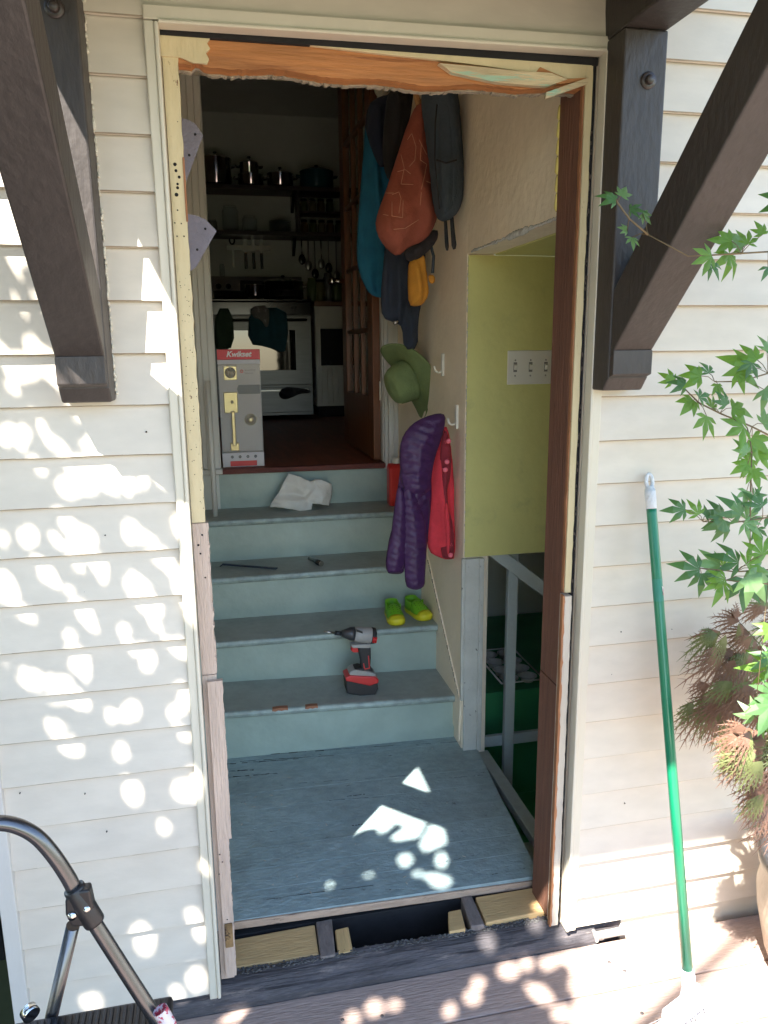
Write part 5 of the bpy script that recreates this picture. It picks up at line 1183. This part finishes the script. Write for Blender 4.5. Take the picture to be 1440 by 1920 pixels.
MB().lathe([(.004,.0008),(.008,.0008),(.008,0)],(bx0+W_*.56,yb-.0004,bz1-H*.185),(0,-1,0),18).build('security_mark', M_cardR, lk)
text_mb('SmartKey', .0125, (bx0+W_*.63,yb-.0012,bz1-H*.182), align='LEFT').build('print', M_cardD, lk); text_mb('Security', .0125, (bx0+W_*.63,yb-.0012,bz1-H*.208), align='LEFT').build('print', M_cardD, lk)

# ------------------------------------------------------------------ kitchen door
kd = thing('kitchen_door', (.862,2.0,ZK), 'varnished wooden glazed door standing open into the kitchen', 'door')
hp = Vector((.862,2.0,0)); fp_ = Vector((.845,2.78,0)); dd_ = (fp_-hp).normalized(); nn_ = Vector((-dd_.y,dd_.x,0))
def dpart(name, s0, s1, z0, z1, th=.0, m_=M_kdoor, off=0, t=.036, bevel=.003):
    a, b = hp+dd_*s0+nn_*off, hp+dd_*s1+nn_*off
    mb = MB(); h = nn_*t
    return mb.hexa([(*(a)[:2],z0),(*(b)[:2],z0),(*(b+h)[:2],z0),(*(a+h)[:2],z0),(*(a)[:2],z1),(*(b)[:2],z1),(*(b+h)[:2],z1),(*(a+h)[:2],z1)]).build(name, m_, kd, bevel=bevel)
dz0, dz1 = ZK+.008, ZK+2.03
dpart('stile', 0, .11, dz0, dz1); dpart('stile', .67, .78, dz0, dz1)
dpart('bottom_rail', .1105, .6695, dz0, dz0+.30); dpart('top_rail', .1105, .6695, dz1-.11, dz1); 
for k in range(4): z = dz0+.30+(k+1)*(dz1-.11-dz0-.30)/5; dpart('glazing_bar', .1105,.6695, z-.011, z+.011, off=.005, t=.026)
for s in (.297,.483):
    for k in range(5):
        za = dz0+.30+k*(dz1-.41-dz0)/5; zb_ = dz0+.30+(k+1)*(dz1-.41-dz0)/5
        dpart('glazing_bar', s-.011, s+.011, za+.0115 if k else za, zb_-.0115 if k<4 else zb_, off=.005, t=.026)
dpart('pane', .111,.669, dz0+.30, dz1-.11, m_=glass('door_glass',(.5,.55,.52),.03,.12), off=.016, t=.003, bevel=0)
hz = P(707,733,y=1.99)[2]
MB().box(.856,.886,1.9895,1.9965,hz-.045,hz+.045).tube([(.873,1.988,hz-.047),(.873,1.988,hz+.047)],.005,10).build('hinge', M_wplast, kd)
MB().tube([hp+dd_*.72+nn_*.036+Vector((0,0,P(640,527,y=2.7)[2])), hp+dd_*.72+nn_*.09+Vector((0,0,P(640,527,y=2.7)[2]))],.012,14).ball(hp+dd_*.72+nn_*.10+Vector((0,0,P(640,527,y=2.7)[2])),.024,14).build('door_knob', M_steel2, kd)

# ------------------------------------------------------------------ kitchen: stove, cabinet, shelves
sv_ = thing('kitchen_stove', (.45,4.8,ZK), 'stainless steel kitchen range with black cooktop and towels', 'stove')
sx0, sx1, sy = .070, .835, 4.47; zc_ = ZK+.905
MB().box(sx0,sx1,sy+.02,5.10,ZK+.03,zc_).build('body', M_oven, sv_, bevel=.004)
MB().box(sx0+.002,sx1-.002,sy-.004,sy+.019,ZK+.055,ZK+.255).build('drawer', M_oven, sv_, bevel=.004)
MB().box(sx0+.04,sx1-.04,sy-.030,sy-.018,ZK+.222,ZK+.238).box(sx0+.05,sx0+.07,sy-.019,sy-.004,ZK+.222,ZK+.238).box(sx1-.07,sx1-.05,sy-.019,sy-.004,ZK+.222,ZK+.238).build('drawer_handle', M_steel, sv_, bevel=.003)
MB().box(sx0+.002,sx1-.002,sy-.012,sy+.019,ZK+.270,ZK+.800).build('oven_door', M_oven, sv_, bevel=.005)
MB().box(sx0+.12,sx1-.13,sy-.0145,sy-.0122,ZK+.385,ZK+.690).build('oven_window', M_blkglass, sv_, bevel=.001)
MB().box(sx0+.002,sx1-.002,sy-.006,sy+.019,ZK+.805,ZK+.900).build('front_panel', M_blk, sv_, bevel=.003)
MB().tube([(sx0+.04,sy-.055,ZK+.765),(sx1-.04,sy-.055,ZK+.765)],.011,14).tube([(sx0+.06,sy-.055,ZK+.765),(sx0+.06,sy-.012,ZK+.765)],.009,10).tube([(sx1-.06,sy-.055,ZK+.765),(sx1-.06,sy-.012,ZK+.765)],.009,10).build('oven_handle', M_steel, sv_)
MB().box(sx0-.003,sx1+.003,sy-.008,5.08,zc_+.001,zc_+.018).build('cooktop', M_blk, sv_, bevel=.004)
bgp = [(5.0,zc_+.02),(5.11,zc_+.02),(5.11,zc_+.235),(5.05,zc_+.235)]
MB().prism(bgp,0,sx0,sx1).build('back_guard', M_steel, sv_, bevel=.005)
def bgpt(x, t, o_=.001): return Vector((x, 5.0+.05*t-o_, zc_+.02+.215*t))
for x in (sx0+.075, sx0+.155, sx1-.15, sx1-.07):
    c = bgpt(x,.62,.0); MB().lathe([(0,.022),(.016,.022),(.019,.002),(.023,0)], c, (0,-1,.25), 20).build('knob', M_blk, sv_)
q_ = [bgpt(sx0+.25,.35,.002),bgpt(sx1-.25,.35,.002),bgpt(sx1-.25,.85,.002),bgpt(sx0+.25,.85,.002)]; MB().add(q_,[(0,1,2,3)]).build('display', M_blkglass, sv_)
for (x,y_) in ((.27,4.66),(.63,4.66),(.27,4.92),(.63,4.92)):
    gmb = MB(); 
    for k in range(4): a = k*math.pi/4+.3; gmb.beam((x-.10*math.cos(a),y_-.10*math.sin(a),zc_+.033),(x+.10*math.cos(a),y_+.10*math.sin(a),zc_+.033),(.004*math.sin(a),-.004*math.cos(a),0),(0,0,.005))
    gmb.build('burner_grate', M_blk, sv_)
def pot_(name, label, c, r_, h, m_, lid=True, handles=True, cat='pot', group=None):
    t = thing(name, c, label, cat, group)
    MB().lathe([(0,0),(r_*.93,0),(r_,.012),(r_,h),(r_*1.03,h+.003),(r_*1.03,h+.006),(r_*.98,h+.006)], c, seg=36).build('body', m_, t)
    if lid:
        MB().lathe([(r_*1.02,h+.0065),(r_*.9,h+.016),(r_*.5,h+.03),(0,h+.034)], c, seg=36).build('lid', m_, t)
        MB().lathe([(.006,h+.034),(.006,h+.044),(.016,h+.050),(.014,h+.058),(0,h+.060)], c, seg=16).build('lid_knob', M_blk, t)
    if handles:
        for s in (-1,1): MB().tube([(c[0]+s*r_,c[1]-.03,c[2]+h*.75),(c[0]+s*(r_+.03),c[1]-.025,c[2]+h*.78),(c[0]+s*(r_+.03),c[1]+.025,c[2]+h*.78),(c[0]+s*r_,c[1]+.03,c[2]+h*.75)],.006,8).build('handle', m_, t)
    return t
pot_('cooking_pot','wide steel pot with lid on the right rear of the stove',(.66,4.86,zc_+.039),.165,.13,M_steel2)
pot_('saucepan','small steel saucepan on the front of the stove',(.42,4.64,zc_+.039),.075,.09,M_steel2,lid=False,handles=False)
pot_('skillet','flat dark pan on the left front burner',(.22,4.66,zc_+.039),.12,.04,M_blk,lid=False,handles=False,cat='pan')
pot_('skillet','flat dark pan on the right front burner of the stove',(.66,4.62,zc_+.039),.13,.045,M_blk,lid=False,handles=False,cat='pan')
def towel(name, pts_, y, m_, label, f_=None): puff(MB(), pts_, y, .012, back=.2, step=.010, fold=f_ or folds(.006,40,4,2)).build(name, m_, tag=(label,'towel','towels on the oven handle'))
towel('dish_towel',[(404,578),(436,578),(440,652),(412,655),(402,652)], sy-.085, cloth('dark_green_towel',(.035,.065,.04)), 'dark green towel at the left of the oven handle')
towel('dish_towel',[(467,578),(536,576),(541,618),(538,640),(534,664),(503,650),(466,645)], sy-.085, cloth('dark_teal_towel',(.01,.06,.085)), 'dark teal towel in the middle of the oven handle')
towel('dish_towel',[(469,574),(505,572),(505,608),(499,616),(490,600),(473,595)], sy-.105, cloth('grey_check_towel',(.16,.15,.14),col2=(.3,.3,.28),thr=.55,sharp=.05,cscale=30), 'small grey towel over the teal towel')
puff(MB(), [(523,735),(532,726),(556,727),(582,731),(583,737),(562,738),(548,745),(534,750),(524,745)], sy-.045, .02, step=.008, fold=folds(.005,60,20,2)).build('black_glove', M_blackc, tag=('crumpled black cloth hung over the oven drawer handle','cloth'))
# cabinet
kb = thing('base_cabinet', (1.2,4.8,ZK), 'white beadboard base cabinet beside the stove', 'cabinet')
cx0, cy = .875, 4.55; MB().box(cx0,1.9,cy+.02,5.12,ZK+.09,zc_-.03).build('carcass', M_white, kb)
z_a, z_b = P(620,690,y=cy)[2], P(620,615,y=cy)[2]
MB().box(cx0+.004,cx0+.04,cy-.004,cy+.019,ZK+.10,zc_-.035).box(cx0+.35,cx0+.39,cy-.004,cy+.019,ZK+.10,zc_-.035).build('face_frame', M_white, kb, bevel=.002)
MB().box(cx0+.041,cx0+.349,cy,cy+.019,z_b,zc_-.035).build('drawer', M_white, kb, bevel=.003)
MB().box(cx0+.041,cx0+.349,cy+.010,cy+.0195,z_a+.02,z_b-.006).build('dark_niche', M_blk, kb)
dm = MB()
for k in range(7): x = cx0+.042+k*.0438; dm.box(x,x+.0425,cy+.002,cy+.019,ZK+.11,z_a+.012)
dm.build('door', M_white, kb, bevel=.003)
MB().box(cx0-.004,1.95,cy-.02,5.12,zc_-.029,zc_+.006).build('counter', mat('wood_counter',(.16,.07,.035),.4,.25,6,(.6,6,6)), kb, bevel=.003)
MB().box(cx0+.02,1.9,cy+.06,5.1,ZK,ZK+.088).build('plinth', M_black, kb)
# shelves
def shelf(zt, label):
    t = thing('wall_shelf', (.4,5.0,zt), label, 'shelf', 'dark shelves above the stove')
    MB().box(-.5,1.32,4.86,5.139,zt-.032,zt).build('board', M_shelf, t, bevel=.003)
    for x in (-.1,.78):
        MB().prism([(5.138,zt-.033),(4.95,zt-.033),(5.125,zt-.16),(5.138,zt-.16)],0,x-.012,x+.012).build('shelf_bracket', M_blk, t)
    return t
zs1 = P(500,347,y=4.86)[2]; zs2 = P(500,433,y=4.86)[2]
shelf(zs1,'upper dark kitchen shelf carrying pots'); shelf(zs2,'lower dark kitchen shelf carrying glassware')
def sx(u, v=340, y=4.98): return P(u, v, y=y)[0]
pot_('stock_pot','tall steel stock pot at the left end of the upper shelf',(sx(405),4.99,zs1+.001),.125,.20,M_steel2)
pot_('stacked_pans','stack of small steel pans on the upper shelf',(sx(470),4.97,zs1+.001),.10,.085,M_steel2,lid=False)
pot_('small_saucepan','small shiny saucepan topping the stack of pans',(sx(468),4.97,zs1+.093),.075,.08,M_steel2)
pot_('saucepan','steel saucepan between the pan stack and the blue casserole',(sx(525),4.97,zs1+.001),.105,.10,M_steel2)
pot_('casserole','wide teal blue enamel casserole on the upper shelf',(sx(594),4.99,zs1+.001),.135,.13,M_tealE)
def jar(name,label,x,y_,z,r_,h,m_,cat='jar',lid=None,group=None):
    t = thing(name,(x,y_,z),label,cat,group)
    MB().lathe([(0,0),(r_*.9,0),(r_,.01),(r_,h*.8),(r_*.8,h*.9),(r_*.8,h)],(x,y_,z),seg=24).build('body',m_,t)
    if lid: MB().lathe([(r_*.86,h+.001),(r_*.86,h+.018),(0,h+.018)],(x,y_,z),seg=20).build('lid',lid,t)
z_ = zs2+.001
jar('glass_pitcher','tall clear glass pitcher on the lower shelf',sx(432,410),4.97,z_,.065,.20,M_glass,'pitcher')
jar('glass_bowl','clear glass bowl right of the pitcher on the lower shelf',sx(468,415),4.98,z_,.06,.13,M_glass,'glass')
jar('glass_cup','small clear glass cup at the left end of the lower shelf',sx(398,420),4.95,z_,.04,.09,M_glass,'glass')
t = thing('glass_plates',(sx(530,420),4.98,z_),'stack of clear glass plates on the lower shelf','plates')
for k in range(7): MB().lathe([(0,.0),(.05,0),(.09,.012),(.092,.014),(.05,.004),(0,.004)],(sx(525,420),4.98,z_+k*.013),seg=28).build('plate',M_glass,t)
sr = thing('spice_rack',(sx(600,420),5.0,z_),'small dark rack of spice jars between the shelves','spice rack')
xa, xb = sx(556,400), sx(645,400)
MB().box(xa,xa+.018,4.88,5.1,z_,zs1-.034).build('side',M_shelf,sr); MB().box(xb-.018,xb,4.88,5.1,z_,zs1-.034).build('side',M_shelf,sr); MB().box(xa+.019,xb-.019,4.88,5.1,z_+.15,z_+.162).build('middle_shelf',M_shelf,sr)
M_spice=[mat('spice_%d'%k,c,.4,.1,20) for k,c in enumerate(((.15,.08,.03),(.08,.1,.03),(.2,.17,.1)))]
for k in range(5):
    for lv,zz_ in enumerate((z_+.001,z_+.164)):
        if lv==1 and k>3: continue
        x = xa+.055+k*(xb-xa-.11)/4; jar('spice_jar','spice jar number %d from the left on the %s level of the spice rack'%(k+1,('lower','middle')[lv]) if 0 else ('%s spice jar on the %s level of the dark rack'%(('far left','second','central','fourth','far right')[k],('lower','upper')[lv])),x,4.93,zz_,.03,.08,M_spice[(k+lv)%3],'jar',M_blk,'spice jars in the rack')
# knife rail
kr = thing('knife_rail',(sx(465,465,5.13),5.13,P(465,465,y=5.13)[2]),'magnetic steel knife rail on the kitchen wall above the stove','knife rail')
zr = P(465,465,y=5.13)[2]; xa, xb = P(424,465,y=5.13)[0], P(507,465,y=5.13)[0]
MB().box(xa,xb,5.115,5.139,zr-.022,zr+.022).build('rail',M_steel,kr,bevel=.003)
def knife(u, lb_, wd, label):
    x = P(u,465,y=5.1)[0]; t = thing('kitchen_knife',(x,5.108,zr-.12),label,'knife','knives on the magnetic rail')
    MB().prism([(x-wd/2,zr-.04),(x+wd/2,zr-.04),(x+wd/2,zr+lb_*.6),(x-wd/2,zr+lb_),],1,5.1095,5.1125).build('blade',M_steel,t)
    MB().box(x-.012,x+.012,5.102,5.1145,zr-.17,zr-.041).build('handle',M_blk,t,bevel=.004)
knife(460,.19,.035,'broad knife, leftmost of three on the rail'); knife(475,.15,.028,'middle knife of three on the magnetic rail'); knife(490,.15,.024,'narrow knife, rightmost of three on the rail')
x = P(437,470,y=5.1)[0]; t = thing('scissors',(x,5.1,zr-.1),'dark handled scissors hanging at the left of the knife rail','scissors')
MB().box(x-.010,x+.010,5.108,5.1125,zr-.15,zr+.03).build('blade',M_steel,t); MB().tube([(x+.02*math.cos(a)-.005,5.107,zr+.055+.03*math.sin(a)) for a in np.linspace(0,6.28,16)],.006,8).build('loop',M_blk,t)
# hanging utensils under the lower shelf
for k,(u,h,lab) in enumerate(((566,.20,'leftmost slim steel utensil hanging under the lower shelf'),(578,.26,'second steel utensil from the stove side under the shelf'),(590,.34,'long bright ladle hanging under the lower shelf'),(602,.24,'short dark utensil right of the long ladle'),(616,.28,'steel utensil left of the end one under the shelf'),(630,.36,'rightmost long steel utensil hanging under the shelf'))):
    x = P(u,470,y=5.0)[0]; zt_ = zs2-.04; t = thing('hanging_utensil',(x,5.0,zt_-h),lab,'utensil','utensils hanging under the shelf')
    MB().tube([(x,5.0,zt_),(x,5.0,zt_-h*.7)],.005,8).build('handle',M_steel if k%3 else M_steel2,t); MB().ball((x,5.0,zt_-h*.8),.03,12,(1,.3,1.4)).build('head',M_steel if k%2 else M_blk,t)
# jars and bottles on the counter
zcn = zc_+.007
cols_ = [mat('jar_green',(.10,.14,.06),.2,.1,9), mat('jar_olive',(.16,.15,.07),.2,.1,9), mat('jar_grey',(.16,.16,.16),.2,.1,9)]
for k,(u,r_,h,lab) in enumerate(((586,.045,.20,'green storage jar nearest the stove on the counter'),(600,.05,.17,'olive storage jar second along the counter'),(615,.04,.24,'tall grey bottle amid the jars on the counter'),(630,.05,.18,'greenish jar third along the counter'),(643,.04,.22,'tall jar farthest from the stove on the counter'))):
    jar('storage_jar',lab,P(u,550,y=4.85)[0],4.85,zcn,r_,h,cols_[k%3],'jar',M_blk if k%2 else None,'jars on the counter')
jar('oil_bottle','small clear oil bottle standing behind the stove at left',P(416,495,y=5.09)[0],5.085,zc_+.237,.022,.10,M_glass,'bottle')
